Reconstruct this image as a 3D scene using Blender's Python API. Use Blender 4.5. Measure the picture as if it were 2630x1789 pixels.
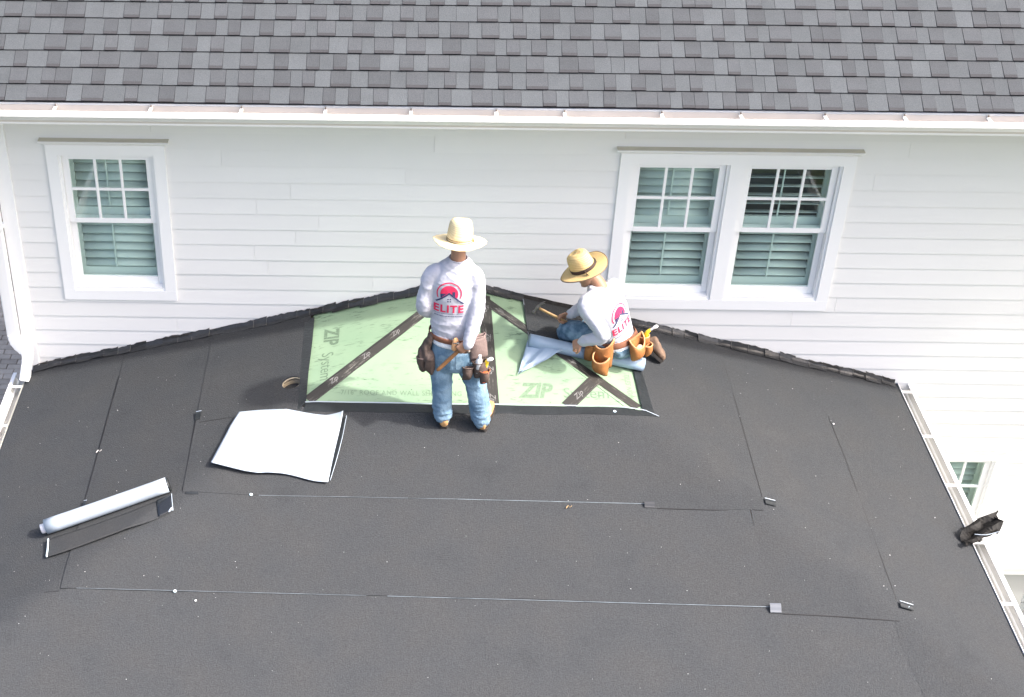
import bpy, bmesh, math, random
from mathutils import Vector, Matrix, noise
from mathutils.bvhtree import BVHTree

random.seed(7)
V = Vector
scene = bpy.context.scene
for o in list(bpy.data.objects):
    bpy.data.objects.remove(o)
COL = scene.collection

# ------------------------------------------------------------------ camera
YAW, PITCH, ROLL, FPX = math.radians(-0.899), math.radians(34.59), math.radians(0.302), 3755.17
cy, sy, cp, sp, cr, sr = math.cos(YAW), math.sin(YAW), math.cos(PITCH), math.sin(PITCH), math.cos(ROLL), math.sin(ROLL)
fwd = V((sy * cp, cy * cp, -sp)); rgt = V((cy, -sy, 0)); up = rgt.cross(fwd)
r2 = cr * rgt + sr * up; u2 = -sr * rgt + cr * up
cam_d = bpy.data.cameras.new("camera")
cam_d.sensor_fit = 'HORIZONTAL'; cam_d.sensor_width = 36.0; cam_d.lens = FPX / 2630 * 36
cam_d.shift_x = 350 / 2630
cam_d.clip_start = 0.1; cam_d.clip_end = 2000
cam = bpy.data.objects.new("camera", cam_d); COL.objects.link(cam)
m = Matrix.Identity(4)
for i in range(3):
    m[i][0] = r2[i]; m[i][1] = u2[i]; m[i][2] = -fwd[i]
m.translation = V((-0.526, -10.227, 10.189))
cam.matrix_world = m
scene.camera = cam

# ------------------------------------------------------------------ sky, sun, exposure
SUN = V((1.32, -0.31, 1.5)).normalized()
world = bpy.data.worlds.new("World"); scene.world = world; world.use_nodes = True
wn = world.node_tree; wn.nodes.clear()
sky = wn.nodes.new('ShaderNodeTexSky'); sky.sky_type = 'NISHITA'; sky.sun_disc = False
sky.sun_elevation = math.asin(SUN.z); sky.sun_rotation = math.atan2(SUN.x, SUN.y)
sky.air_density = 0.75; sky.dust_density = 6.0; sky.ozone_density = 1.0
bg = wn.nodes.new('ShaderNodeBackground'); bg.inputs['Strength'].default_value = 0.15
wo = wn.nodes.new('ShaderNodeOutputWorld')
wn.links.new(sky.outputs[0], bg.inputs[0]); wn.links.new(bg.outputs[0], wo.inputs[0])
sun_d = bpy.data.lights.new("sun", 'SUN'); sun_d.energy = 2.0; sun_d.angle = math.radians(2.0)
sun_d.color = (1.0, 0.965, 0.92)
sun = bpy.data.objects.new("sun", sun_d); COL.objects.link(sun)
sun.rotation_euler = (-SUN).to_track_quat('-Z', 'Y').to_euler(); sun.location = SUN * 30
vs = scene.view_settings
vs.view_transform = 'Standard'; vs.look = 'None'; vs.gamma = 1.0; vs.use_curve_mapping = False
vs.exposure = 1.68

# ------------------------------------------------------------------ helpers
def tag(o, label=None, cat=None, group=None, kind=None):
    if label: o['label'] = label
    if cat: o['category'] = cat
    if group: o['group'] = group
    if kind: o['kind'] = kind
    return o

def thing(name, loc, label, cat, group=None):
    e = bpy.data.objects.new(name, None); e.empty_display_size = 0.1
    COL.objects.link(e); e.location = loc
    return tag(e, label, cat, group)

def link(name, me, mat=None, parent=None, basis=None, smooth=None):
    o = bpy.data.objects.new(name, me); COL.objects.link(o)
    if mat is not None and len(me.materials) == 0: me.materials.append(mat)
    if parent is not None:
        o.parent = parent
        if parent.type == 'EMPTY':
            o.matrix_parent_inverse = Matrix.Translation(parent.location).inverted()
    if basis is not None: o.matrix_basis = basis
    if smooth is not None:
        me.polygons.foreach_set('use_smooth', [smooth] * len(me.polygons))
    return o

def mesh_of(bm, name="mesh"):
    me = bpy.data.meshes.new(name); bmesh.ops.recalc_face_normals(bm, faces=bm.faces[:]); bm.to_mesh(me); bm.free(); return me

def pydata(verts, faces, name="mesh"):
    me = bpy.data.meshes.new(name); me.from_pydata([tuple(v) for v in verts], [], faces); me.update(); return me

def bx(bm, x0, x1, y0, y1, z0, z1):
    vs_ = [bm.verts.new((x, y, z)) for z in (z0, z1) for y in (y0, y1) for x in (x0, x1)]
    for f in ((0, 2, 3, 1), (4, 5, 7, 6), (0, 1, 5, 4), (2, 6, 7, 3), (0, 4, 6, 2), (1, 3, 7, 5)):
        bm.faces.new([vs_[i] for i in f])

def box(name, b, mat, parent, bevel=0.0):
    bm = bmesh.new(); bx(bm, *b)
    if bevel: bmesh.ops.bevel(bm, geom=bm.edges[:], offset=bevel, segments=1, affect='EDGES', profile=0.5)
    return link(name, mesh_of(bm, name), mat, parent)

def prism(name, prof, a0, a1, mat, parent, axis='X', caps=True, smooth=False):
    """extrude an open or closed profile [(p,q)] along an axis; X: (y,z); Y: (x,z)"""
    vv = []; ff = []; n = len(prof)
    for a in (a0, a1):
        for p, q in prof: vv.append((a, p, q) if axis == 'X' else (p, a, q))
    for i in range(n): ff.append((i, (i + 1) % n, n + (i + 1) % n, n + i))
    if caps: ff += [tuple(range(n)), tuple(range(2 * n - 1, n - 1, -1))]
    bm = bmesh.new(); me = pydata(vv, ff, name); bm.from_mesh(me)
    return link(name, mesh_of(bm, name), mat, parent, smooth=smooth)

def loft(bm, rings, n=20, caps=True, p=2.0):
    """rings: (centre, side half-extent vector, front half-extent vector)"""
    R = []
    for c, u, w in rings:
        ring = []
        for k in range(n):
            a = 2 * math.pi * k / n; ca, sa = math.cos(a), math.sin(a)
            ca = math.copysign(abs(ca) ** (2 / p), ca); sa = math.copysign(abs(sa) ** (2 / p), sa)
            ring.append(bm.verts.new(V(c) + ca * V(u) + sa * V(w)))
        R.append(ring)
    for a, b in zip(R, R[1:]):
        for k in range(n): bm.faces.new((a[k], a[(k + 1) % n], b[(k + 1) % n], b[k]))
    if caps:
        bm.faces.new(R[0][::-1]); bm.faces.new(R[-1])
    return R

def catmull(pts, sub):
    out = []
    P = [V(p) for p in pts]
    for i in range(len(P) - 1):
        p0 = P[max(i - 1, 0)]; p1 = P[i]; p2 = P[i + 1]; p3 = P[min(i + 2, len(P) - 1)]
        for s in range(sub):
            t = s / sub
            out.append(0.5 * ((2 * p1) + (p2 - p0) * t + (2 * p0 - 5 * p1 + 4 * p2 - p3) * t * t + (3 * p1 - p0 - 3 * p2 + p3) * t ** 3))
    out.append(P[-1]); return out

def tube(bm, pts, rads, n=12, sub=4, caps=True, squash=1.0, side=None):
    C = catmull(pts, sub) if sub > 1 else [V(p) for p in pts]
    m_ = len(pts) - 1; rings = []; prev = None
    for i, c in enumerate(C):
        t = i / (len(C) - 1) * m_; k = min(int(t), m_ - 1); f = t - k
        r = rads[k] * (1 - f) + rads[k + 1] * f
        d = (C[min(i + 1, len(C) - 1)] - C[max(i - 1, 0)]).normalized()
        if prev is None:
            ref = V(side) if side else (V((0, 0, 1)) if abs(d.z) < .9 else V((1, 0, 0)))
            u = (ref - d * ref.dot(d)).normalized()
        else:
            u = (prev - d * prev.dot(d)).normalized()
        prev = u; w = d.cross(u)
        rings.append((c, u * r, w * r * squash))
    # rounded ends
    if caps:
        d0 = (C[0] - C[1]).normalized(); d1 = (C[-1] - C[-2]).normalized()
        a, b = rings[0], rings[-1]
        rings = [(a[0] + d0 * a[1].length * .75, a[1] * .5, a[2] * .5)] + rings + [(b[0] + d1 * b[1].length * .75, b[1] * .5, b[2] * .5)]
    loft(bm, rings, n)

def evaluated(o):
    dg = bpy.context.evaluated_depsgraph_get(); dg.update()
    return bpy.data.meshes.new_from_object(o.evaluated_get(dg))

def remesh(bm, voxel, smooth_it=4, disp=None, name="mesh", smooth_f=0.5):
    me = mesh_of(bm, name); o = bpy.data.objects.new("tmp_remesh", me); COL.objects.link(o)
    md = o.modifiers.new("r", 'REMESH'); md.mode = 'VOXEL'; md.voxel_size = voxel
    if smooth_it:
        sm = o.modifiers.new("s", 'SMOOTH'); sm.factor = smooth_f; sm.iterations = smooth_it
    out = evaluated(o); bpy.data.objects.remove(o); bpy.data.meshes.remove(me)
    if disp:
        nn = [v.normal.copy() for v in out.vertices]
        for v, nv in zip(out.vertices, nn): v.co = v.co + nv * disp(v.co.copy(), nv)
        out.update()
    out.name = name
    out.polygons.foreach_set('use_smooth', [True] * len(out.polygons))
    return out

def text_mesh(body, size=1.0, bold=0.0, shear=0.0, spacing=1.0):
    cu = bpy.data.curves.new("t", 'FONT'); cu.body = body; cu.size = size; cu.offset = bold; cu.shear = shear
    cu.space_character = spacing; cu.align_x = 'CENTER'; cu.resolution_u = 3
    o = bpy.data.objects.new("t", cu); COL.objects.link(o)
    me = evaluated(o); bpy.data.objects.remove(o); bpy.data.curves.remove(cu)
    return me

# ------------------------------------------------------------------ materials
MATS = {}
def nt(mat):
    mat.use_nodes = True; t = mat.node_tree; t.nodes.clear()
    out = t.nodes.new('ShaderNodeOutputMaterial'); b = t.nodes.new('ShaderNodeBsdfPrincipled')
    t.links.new(b.outputs[0], out.inputs[0]); return t, b, out

def M(name, col, rough=0.6, spec=0.4, var=0.0, vscale=6.0, detail=4, bump=0.0, bscale=80.0, rnd=0.0, island=0.0,
      spots=None, metal=0.0, stretch=(1, 1, 1), col2=None, local=False, grain=0.0, gscale=250.0):
    """Principled; colour varied by world-space noise (var), a fine grain, per object/island randomness and optional specks"""
    if name in MATS: return MATS[name]
    mat = bpy.data.materials.new(name); MATS[name] = mat
    t, b, out = nt(mat); N = t.nodes; L = t.links
    b.inputs['Roughness'].default_value = rough; b.inputs['Specular IOR Level'].default_value = spec
    b.inputs['Metallic'].default_value = metal
    if local:
        tc = N.new('ShaderNodeTexCoord'); src = tc.outputs['Object']
    else:
        ge = N.new('ShaderNodeNewGeometry'); src = ge.outputs['Position']
    mp = N.new('ShaderNodeMapping'); mp.inputs['Scale'].default_value = stretch; L.new(src, mp.inputs[0])
    rgb = N.new('ShaderNodeRGB'); rgb.outputs[0].default_value = (*col, 1); cur = rgb.outputs[0]
    def mul(cur, facsock, lo, hi):
        mr = N.new('ShaderNodeMapRange'); mr.inputs['To Min'].default_value = lo; mr.inputs['To Max'].default_value = hi
        L.new(facsock, mr.inputs['Value'])
        vm = N.new('ShaderNodeVectorMath'); vm.operation = 'SCALE'; L.new(cur, vm.inputs[0]); L.new(mr.outputs[0], vm.inputs['Scale'])
        return vm.outputs[0]
    if var or col2:
        nz = N.new('ShaderNodeTexNoise'); nz.inputs['Scale'].default_value = vscale; nz.inputs['Detail'].default_value = detail
        L.new(mp.outputs[0], nz.inputs['Vector'])
        if col2:
            cr_ = N.new('ShaderNodeMapRange'); cr_.inputs['From Min'].default_value = .38; cr_.inputs['From Max'].default_value = .62
            L.new(nz.outputs[0], cr_.inputs[0])
            mx = N.new('ShaderNodeMix'); mx.data_type = 'RGBA'; mx.inputs['B'].default_value = (*col2, 1)
            mx.inputs[7].default_value = (*col2, 1)
            L.new(cr_.outputs[0], mx.inputs[0]); L.new(cur, mx.inputs[6]); cur = mx.outputs[2]
        if var: cur = mul(cur, nz.outputs[0], 1 - 1.6 * var, 1 + 1.6 * var)
    if grain:
        gz = N.new('ShaderNodeTexNoise'); gz.inputs['Scale'].default_value = gscale; gz.inputs['Detail'].default_value = 2
        L.new(mp.outputs[0], gz.inputs['Vector']); cur = mul(cur, gz.outputs[0], 1 - 2 * grain, 1 + 2 * grain)
    if rnd:
        oi = N.new('ShaderNodeObjectInfo'); cur = mul(cur, oi.outputs['Random'], 1 - rnd, 1 + rnd)
    if island:
        gi = N.new('ShaderNodeNewGeometry'); cur = mul(cur, gi.outputs['Random Per Island'], 1 - island, 1 + island)
    if spots:
        vo = N.new('ShaderNodeTexVoronoi'); vo.inputs['Scale'].default_value = spots[0]; L.new(mp.outputs[0], vo.inputs['Vector'])
        lt = N.new('ShaderNodeMath'); lt.operation = 'LESS_THAN'; lt.inputs[1].default_value = spots[1]; L.new(vo.outputs['Distance'], lt.inputs[0])
        wn_ = N.new('ShaderNodeSeparateColor'); L.new(vo.outputs['Color'], wn_.inputs[0])
        gt = N.new('ShaderNodeMath'); gt.operation = 'GREATER_THAN'; gt.inputs[1].default_value = spots[2]; L.new(wn_.outputs[0], gt.inputs[0])
        mu = N.new('ShaderNodeMath'); mu.operation = 'MULTIPLY'; L.new(lt.outputs[0], mu.inputs[0]); L.new(gt.outputs[0], mu.inputs[1])
        mx = N.new('ShaderNodeMix'); mx.data_type = 'RGBA'; mx.inputs[7].default_value = (*spots[3], 1)
        L.new(mu.outputs[0], mx.inputs[0]); L.new(cur, mx.inputs[6]); cur = mx.outputs[2]
    L.new(cur, b.inputs['Base Color'])
    if bump:
        bz = N.new('ShaderNodeTexNoise'); bz.inputs['Scale'].default_value = bscale; bz.inputs['Detail'].default_value = 3
        L.new(mp.outputs[0], bz.inputs['Vector'])
        bp = N.new('ShaderNodeBump'); bp.inputs['Strength'].default_value = bump; bp.inputs['Distance'].default_value = .01
        L.new(bz.outputs[0], bp.inputs['Height']); L.new(bp.outputs[0], b.inputs['Normal'])
    return mat

membrane = M('membrane', (.0425, .0455, .0490), .78, .15, var=.16, vscale=2.2, detail=7, bump=.5, bscale=110, grain=.20, gscale=95,
             spots=(46, .055, .90, (.16, .16, .16)), col2=(.0415, .0425, .0435))
membrane_sticky = M('membrane_sticky', (.017, .020, .022), .35, .5, var=.25, vscale=9, bump=.3, bscale=40)
white_film = M('white_film', (.35, .40, .455), .38, .4, var=.03, vscale=5, bump=.06, bscale=9)
blue_film = M('blue_film', (.27, .36, .47), .35, .5, var=.06, vscale=14, bump=.2, bscale=22)
siding = M('siding_paint', (.785, .780, .762), .5, .3, var=.02, vscale=3, bump=.05, bscale=60, rnd=.02, stretch=(.4, 1, 1))
trim = M('trim_paint', (.88, .88, .875), .42, .45, var=.01, vscale=5, bump=.02, bscale=50)
cap_metal = M('cap_flashing', (.55, .52, .43), .5, .4, var=.05, vscale=6)
gutter_white = M('gutter_enamel', (.83, .83, .83), .3, .5, var=.012, vscale=4)
gutter_inner = M('gutter_inside', (.62, .58, .54), .55, .4, var=.10, vscale=5, stretch=(.6, 1, 1))
gutter_grey = M('gutter_inside_grey', (.58, .57, .54), .5, .4, var=.12, vscale=4)
hanger_metal = M('hanger_metal', (.75, .74, .72), .35, .5)
rust = M('rusty_screw', (.20, .16, .13), .6, .4)
shutter = M('shutter_paint', (.66, .67, .66), .45, .4, var=.01, vscale=4)
room_dark = M('room_dark', (.16, .165, .17), .9, .1)
reveal_white = M('reveal_paint', (.85, .86, .86), .6, .3)
shingle_i = M('shingle_single', (.063, .0675, .0735), .85, .2, var=.10, vscale=5, grain=.20, gscale=160, rnd=.11, bump=.3, bscale=200)
shingle_l = M('shingle_light', (.074, .081, .0875), .85, .2, var=.10, vscale=5, grain=.20, gscale=160, rnd=.10, bump=.3, bscale=200)
shingle_l2 = M('shingle_light_many', (.074, .081, .0875), .85, .2, var=.10, vscale=5, grain=.20, gscale=160, island=.10, bump=.3, bscale=200)
shingle_s = M('shingle_many', (.063, .0675, .0735), .85, .2, var=.10, vscale=5, grain=.20, gscale=160, island=.11, bump=.3, bscale=200)
asphalt_edge = M('asphalt_edge', (.022, .022, .025), .9, .1)
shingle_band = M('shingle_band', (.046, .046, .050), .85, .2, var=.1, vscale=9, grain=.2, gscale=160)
deck_wood = M('deck_wood', (.36, .30, .21), .8, .2, var=.15, vscale=20)
flash_m = M('step_flashing', (.030, .031, .033), .42, .5, var=.35, vscale=22, rnd=.35, bump=.4, bscale=45, grain=.15)
felt = M('torn_felt', (.045, .042, .039), .85, .2, var=.4, vscale=28, bump=.6, bscale=60)
wood_handle = M('hammer_wood', (.26, .125, .05), .5, .4, var=.2, vscale=30, stretch=(1, 1, .2))
wood_light = M('hammer_wood_pale', (.48, .30, .13), .5, .4, var=.15, vscale=30)
steel = M('hammer_steel', (.20, .18, .165), .38, .5, var=.2, vscale=40, metal=.7)
skin = M('skin', (.36, .195, .125), .5, .4, var=.06, vscale=40, bump=.08, bscale=180)
hair_m = M('hair', (.018, .014, .012), .5, .4, bump=.6, bscale=220)
shirt_m = M('shirt_jersey', (.47, .475, .54), .85, .2, var=.035, vscale=30, bump=.10, bscale=55, grain=.05, gscale=180)
shirt_w = M('shirt_cotton_white', (.47, .48, .54), .85, .2, var=.02, vscale=25, bump=.10, bscale=55)
under_m = M('undershirt', (.78, .80, .84), .85, .2, bump=.3, bscale=60)
jeans_m = M('denim', (.125, .21, .30), .85, .2, var=.12, vscale=8, detail=7, bump=.4, bscale=70, grain=.14, gscale=160, col2=(.215, .32, .42))
jeans_d = M('denim_dark', (.09, .16, .23), .85, .2, var=.14, vscale=18, detail=6, bump=.2, bscale=60, grain=.10, gscale=300, col2=(.19, .28, .36))
boot_tan = M('boot_tan', (.47, .27, .12), .6, .3, var=.12, vscale=25)
boot_brown = M('boot_brown', (.17, .11, .075), .65, .3, var=.3, vscale=25, bump=.3, bscale=60)
sole_m = M('boot_sole', (.045, .04, .037), .8, .2)
leather_dark = M('leather_dark', (.095, .068, .058), .7, .3, var=.25, vscale=22, bump=.4, bscale=50)
leather_mauve = M('leather_worn', (.19, .14, .13), .75, .25, var=.2, vscale=20, bump=.35, bscale=50)
leather_belt = M('leather_belt', (.20, .085, .05), .6, .3, var=.15, vscale=25)
leather_tan = M('leather_tan', (.33, .135, .042), .6, .35, var=.25, vscale=18, bump=.3, bscale=50)
leather_edge = M('leather_edge', (.62, .33, .16), .65, .3, var=.1, vscale=40)
print_red = M('print_red', (.66, .035, .10), .75, .2, var=.05, vscale=60)
print_navy = M('print_navy', (.045, .05, .12), .75, .2)
print_grey = M('print_grey', (.16, .16, .23), .8, .2)
plastic_y = M('plastic_yellow', (.75, .52, .03), .35, .5)
plastic_w = M('plastic_white', (.82, .82, .82), .35, .5)
plastic_o = M('plastic_orange', (.80, .12, .03), .35, .5)
bottle_m = M('bottle_plastic', (.62, .64, .66), .15, .6)
cap_blue = M('cap_nail_plastic', (.62, .76, .84), .4, .5)
print_green = M('panel_print', (.135, .195, .13), .75, .2, var=.3, vscale=60, detail=3)
print_faint = M('panel_print_faint', (.155, .225, .148), .75, .2, var=.25, vscale=60)
tape_print = M('tape_print', (.20, .195, .19), .7, .2, var=.35, vscale=70)
paver_m = M('paver', (.44, .375, .31), .85, .2, var=.15, vscale=14, rnd=.22, bump=.3, bscale=60)
ground_m = M('ground', (.12, .11, .075), .95, .1, var=.3, vscale=3, col2=(.07, .10, .035))
stucco = M('porch_paint', (.45, .45, .44), .6, .3, var=.02, vscale=5)

def sheathing_material():
    mat = bpy.data.materials.new('green_sheathing'); t, b, out = nt(mat); N = t.nodes; L = t.links
    b.inputs['Roughness'].default_value = .62; b.inputs['Specular IOR Level'].default_value = .3
    ge = N.new('ShaderNodeNewGeometry')
    n1 = N.new('ShaderNodeTexNoise'); n1.inputs['Scale'].default_value = 3.2; n1.inputs['Detail'].default_value = 5; L.new(ge.outputs[0], n1.inputs[0])
    mp = N.new('ShaderNodeMapping'); mp.inputs['Scale'].default_value = (11, 48, 1); L.new(ge.outputs[0], mp.inputs[0])
    n2 = N.new('ShaderNodeTexNoise'); n2.inputs['Scale'].default_value = 1.0; n2.inputs['Detail'].default_value = 6; n2.inputs['Roughness'].default_value = .7; L.new(mp.outputs[0], n2.inputs[0])
    m1 = N.new('ShaderNodeMix'); m1.data_type = 'RGBA'; m1.inputs[6].default_value = (.195, .300, .195, 1); m1.inputs[7].default_value = (.275, .370, .245, 1)
    L.new(n1.outputs[0], m1.inputs[0])
    mr = N.new('ShaderNodeMapRange'); mr.inputs[1].default_value = .54; mr.inputs[2].default_value = .64; L.new(n2.outputs[0], mr.inputs[0])
    n3 = N.new('ShaderNodeTexNoise'); n3.inputs['Scale'].default_value = 6; L.new(ge.outputs[0], n3.inputs[0])
    mr3 = N.new('ShaderNodeMapRange'); mr3.inputs[1].default_value = .42; mr3.inputs[2].default_value = .62; L.new(n3.outputs[0], mr3.inputs[0])
    mm = N.new('ShaderNodeMath'); mm.operation = 'MULTIPLY'; L.new(mr.outputs[0], mm.inputs[0]); L.new(mr3.outputs[0], mm.inputs[1])
    m2 = N.new('ShaderNodeMix'); m2.data_type = 'RGBA'; m2.inputs[7].default_value = (.085, .135, .085, 1)
    L.new(mm.outputs[0], m2.inputs[0]); L.new(m1.outputs[2], m2.inputs[6])
    # knots and nail heads
    vo = N.new('ShaderNodeTexVoronoi'); vo.inputs['Scale'].default_value = 13; L.new(ge.outputs[0], vo.inputs['Vector'])
    lt = N.new('ShaderNodeMath'); lt.operation = 'LESS_THAN'; lt.inputs[1].default_value = .075; L.new(vo.outputs['Distance'], lt.inputs[0])
    sc = N.new('ShaderNodeSeparateColor'); L.new(vo.outputs['Color'], sc.inputs[0])
    gt = N.new('ShaderNodeMath'); gt.operation = 'GREATER_THAN'; gt.inputs[1].default_value = .66; L.new(sc.outputs[0], gt.inputs[0])
    mu = N.new('ShaderNodeMath'); mu.operation = 'MULTIPLY'; L.new(lt.outputs[0], mu.inputs[0]); L.new(gt.outputs[0], mu.inputs[1])
    m3 = N.new('ShaderNodeMix'); m3.data_type = 'RGBA'; m3.inputs[7].default_value = (.11, .15, .10, 1)
    L.new(mu.outputs[0], m3.inputs[0]); L.new(m2.outputs[2], m3.inputs[6])
    L.new(m3.outputs[2], b.inputs['Base Color'])
    bp = N.new('ShaderNodeBump'); bp.inputs['Strength'].default_value = .25; bp.inputs['Distance'].default_value = .004
    L.new(n2.outputs[0], bp.inputs['Height']); L.new(bp.outputs[0], b.inputs['Normal'])
    return mat
green = sheathing_material()

def tape_material():
    mat = bpy.data.materials.new('seam_tape'); t, b, out = nt(mat); N = t.nodes; L = t.links
    b.inputs['Roughness'].default_value = .55
    tc = N.new('ShaderNodeTexCoord')
    mp = N.new('ShaderNodeMapping'); mp.inputs['Scale'].default_value = (7, 60, 1); L.new(tc.outputs['UV'], mp.inputs[0])
    n = N.new('ShaderNodeTexNoise'); n.inputs['Scale'].default_value = 1; n.inputs['Detail'].default_value = 7; n.inputs['Roughness'].default_value = .72; L.new(mp.outputs[0], n.inputs[0])
    n2 = N.new('ShaderNodeTexNoise'); n2.inputs['Scale'].default_value = 3.1; n2.inputs['Detail'].default_value = 3; L.new(tc.outputs['UV'], n2.inputs[0])
    mr = N.new('ShaderNodeMapRange'); mr.inputs[1].default_value = .53; mr.inputs[2].default_value = .66; L.new(n.outputs[0], mr.inputs[0])
    mr2 = N.new('ShaderNodeMapRange'); mr2.inputs[1].default_value = .45; mr2.inputs[2].default_value = .65; L.new(n2.outputs[0], mr2.inputs[0])
    mm = N.new('ShaderNodeMath'); mm.operation = 'MULTIPLY'; L.new(mr.outputs[0], mm.inputs[0]); L.new(mr2.outputs[0], mm.inputs[1])
    mx = N.new('ShaderNodeMix'); mx.data_type = 'RGBA'; mx.inputs[6].default_value = (.030, .0275, .025, 1); mx.inputs[7].default_value = (.36, .34, .30, 1)
    L.new(mm.outputs[0], mx.inputs[0]); L.new(mx.outputs[2], b.inputs['Base Color'])
    return mat
tape_m = tape_material()

def glass_material():
    mat = bpy.data.materials.new('window_glass'); mat.use_nodes = True; t = mat.node_tree; t.nodes.clear(); N = t.nodes; L = t.links
    out = N.new('ShaderNodeOutputMaterial'); tr = N.new('ShaderNodeBsdfTransparent'); tr.inputs[0].default_value = (.915, .985, .962, 1)
    gl = N.new('ShaderNodeBsdfGlossy'); gl.inputs['Roughness'].default_value = .02; gl.inputs[0].default_value = (1, 1, 1, 1)
    fr = N.new('ShaderNodeLayerWeight'); fr.inputs[0].default_value = .5
    pw = N.new('ShaderNodeMath'); pw.operation = 'POWER'; pw.inputs[1].default_value = 4.0; L.new(fr.outputs['Facing'], pw.inputs[0])
    ad = N.new('ShaderNodeMath'); ad.operation = 'ADD'; ad.inputs[1].default_value = .03; L.new(pw.outputs[0], ad.inputs[0])
    mx = N.new('ShaderNodeMixShader'); L.new(ad.outputs[0], mx.inputs[0]); L.new(tr.outputs[0], mx.inputs[1]); L.new(gl.outputs[0], mx.inputs[2])
    L.new(mx.outputs[0], out.inputs[0]); return mat
glass = glass_material()

def straw_material(name, c1, c2, freq):
    mat = bpy.data.materials.new(name); t, b, out = nt(mat); N = t.nodes; L = t.links
    b.inputs['Roughness'].default_value = .7; b.inputs['Specular IOR Level'].default_value = .3
    tc = N.new('ShaderNodeTexCoord')
    wv = N.new('ShaderNodeTexWave'); wv.wave_type = 'RINGS'; wv.rings_direction = 'SPHERICAL'; wv.inputs['Scale'].default_value = freq
    wv.inputs['Distortion'].default_value = 1.2; wv.inputs['Detail'].default_value = 2; wv.inputs['Detail Scale'].default_value = 8
    L.new(tc.outputs['Object'], wv.inputs[0])
    nz = N.new('ShaderNodeTexNoise'); nz.inputs['Scale'].default_value = 90; L.new(tc.outputs['Object'], nz.inputs[0])
    ad = N.new('ShaderNodeMath'); ad.operation = 'MULTIPLY'; L.new(wv.outputs['Fac'], ad.inputs[0]); L.new(nz.outputs[0], ad.inputs[1])
    mx = N.new('ShaderNodeMix'); mx.data_type = 'RGBA'; mx.inputs[6].default_value = (*c2, 1); mx.inputs[7].default_value = (*c1, 1)
    mr = N.new('ShaderNodeMapRange'); mr.inputs[2].default_value = .5; L.new(ad.outputs[0], mr.inputs[0])
    L.new(mr.outputs[0], mx.inputs[0]); L.new(mx.outputs[2], b.inputs['Base Color'])
    bp = N.new('ShaderNodeBump'); bp.inputs['Strength'].default_value = .5; bp.inputs['Distance'].default_value = .004
    L.new(ad.outputs[0], bp.inputs['Height']); L.new(bp.outputs[0], b.inputs['Normal'])
    return mat
straw_pale = straw_material('straw_pale', (.78, .66, .41), (.70, .56, .32), 38)
straw_gold = straw_material('straw_gold', (.70, .52, .25), (.58, .40, .17), 38)
straw_edge = M('straw_edging', (.17, .12, .075), .7, .3)
hat_band_m = M('hat_band', (.05, .032, .026), .7, .3)
hat_cord_m = M('hat_cord', (.25, .16, .06), .7, .3)

# ------------------------------------------------------------------ roof geometry
ZA, SL = 3.80, 0.2535       # apex height at the wall, pitch of the lower hip roof
XL, XR, YF = -3.66, 3.775, -3.78
def roofz(x, y): return ZA + SL * min(y, x, -x)
def roofz_soft(x, y, k=.18):
    a, b = -abs(x), y; h_ = max(k - abs(a - b), 0) / k
    return ZA + SL * (min(a, b) - h_ * h_ * k / 4)
def at_roof(x, y, h): return V((x, y, roofz(x, y) + h))
def wob(x, y): return .0055 * noise.noise(V((x * 1.7, y * 1.7, 3.1))) + .0028 * noise.noise(V((x * 4.6, y * 4.6, 8.3)))

def drape_bm(polys, h, thick, cell=.22, wobble=True, uvdir=None):
    bm = bmesh.new()
    for poly in polys:
        bm.faces.new([bm.verts.new((x, y, 0)) for x, y in poly])
    bmesh.ops.remove_doubles(bm, verts=bm.verts[:], dist=1e-5)
    def cut(co, no):
        bmesh.ops.bisect_plane(bm, geom=bm.verts[:] + bm.edges[:] + bm.faces[:], plane_co=co, plane_no=no, dist=1e-6)
    cut((0, 0, 0), (1, -1, 0)); cut((0, 0, 0), (1, 1, 0))
    if cell:
        xs = [v.co.x for v in bm.verts]; ys = [v.co.y for v in bm.verts]
        x = math.ceil(min(xs) / cell) * cell
        while x < max(xs): cut((x, 0, 0), (1, 0, 0)); x += cell
        y = math.ceil(min(ys) / cell) * cell
        while y < max(ys): cut((0, y, 0), (0, 1, 0)); y += cell
        for c in (.045, .09, .135, .18):
            for e in (-1, 1):
                cut((e * c, 0, 0), (1, -1, 0)); cut((e * c, 0, 0), (1, 1, 0))
    bmesh.ops.triangulate(bm, faces=[f for f in bm.faces if len(f.verts) > 4])
    for f in bm.faces:
        if f.normal.z < 0: f.normal_flip()
    if uvdir:
        uvl = bm.loops.layers.uv.new("uv"); (ox, oy), (dx, dy) = uvdir
        for f in bm.faces:
            for l in f.loops:
                px, py = l.vert.co.x - ox, l.vert.co.y - oy
                l[uvl].uv = (px * dx + py * dy, -px * dy + py * dx)
    if thick:
        be = [e for e in bm.edges if e.is_boundary]
        ext = bmesh.ops.extrude_edge_only(bm, edges=be)
        low = {g for g in ext['geom'] if isinstance(g, bmesh.types.BMVert)}
    else: low = set()
    if wobble:
        for v in bm.verts:
            x_, y_ = v.co.x, v.co.y; e_ = min(1.0, max(0.0, -y_ / .2)) * .0055
            v.co.x = x_ + e_ * noise.noise(V((x_ * 3.1, y_ * 3.1, 9.7))); v.co.y = y_ + e_ * noise.noise(V((x_ * 3.1, y_ * 3.1, 4.2)))
    for v in bm.verts:
        z = (roofz_soft if wobble else roofz)(v.co.x, v.co.y) + h + (wob(v.co.x, v.co.y) if wobble else 0)
        v.co.z = z - (thick if v in low else 0)
    return bm

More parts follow.
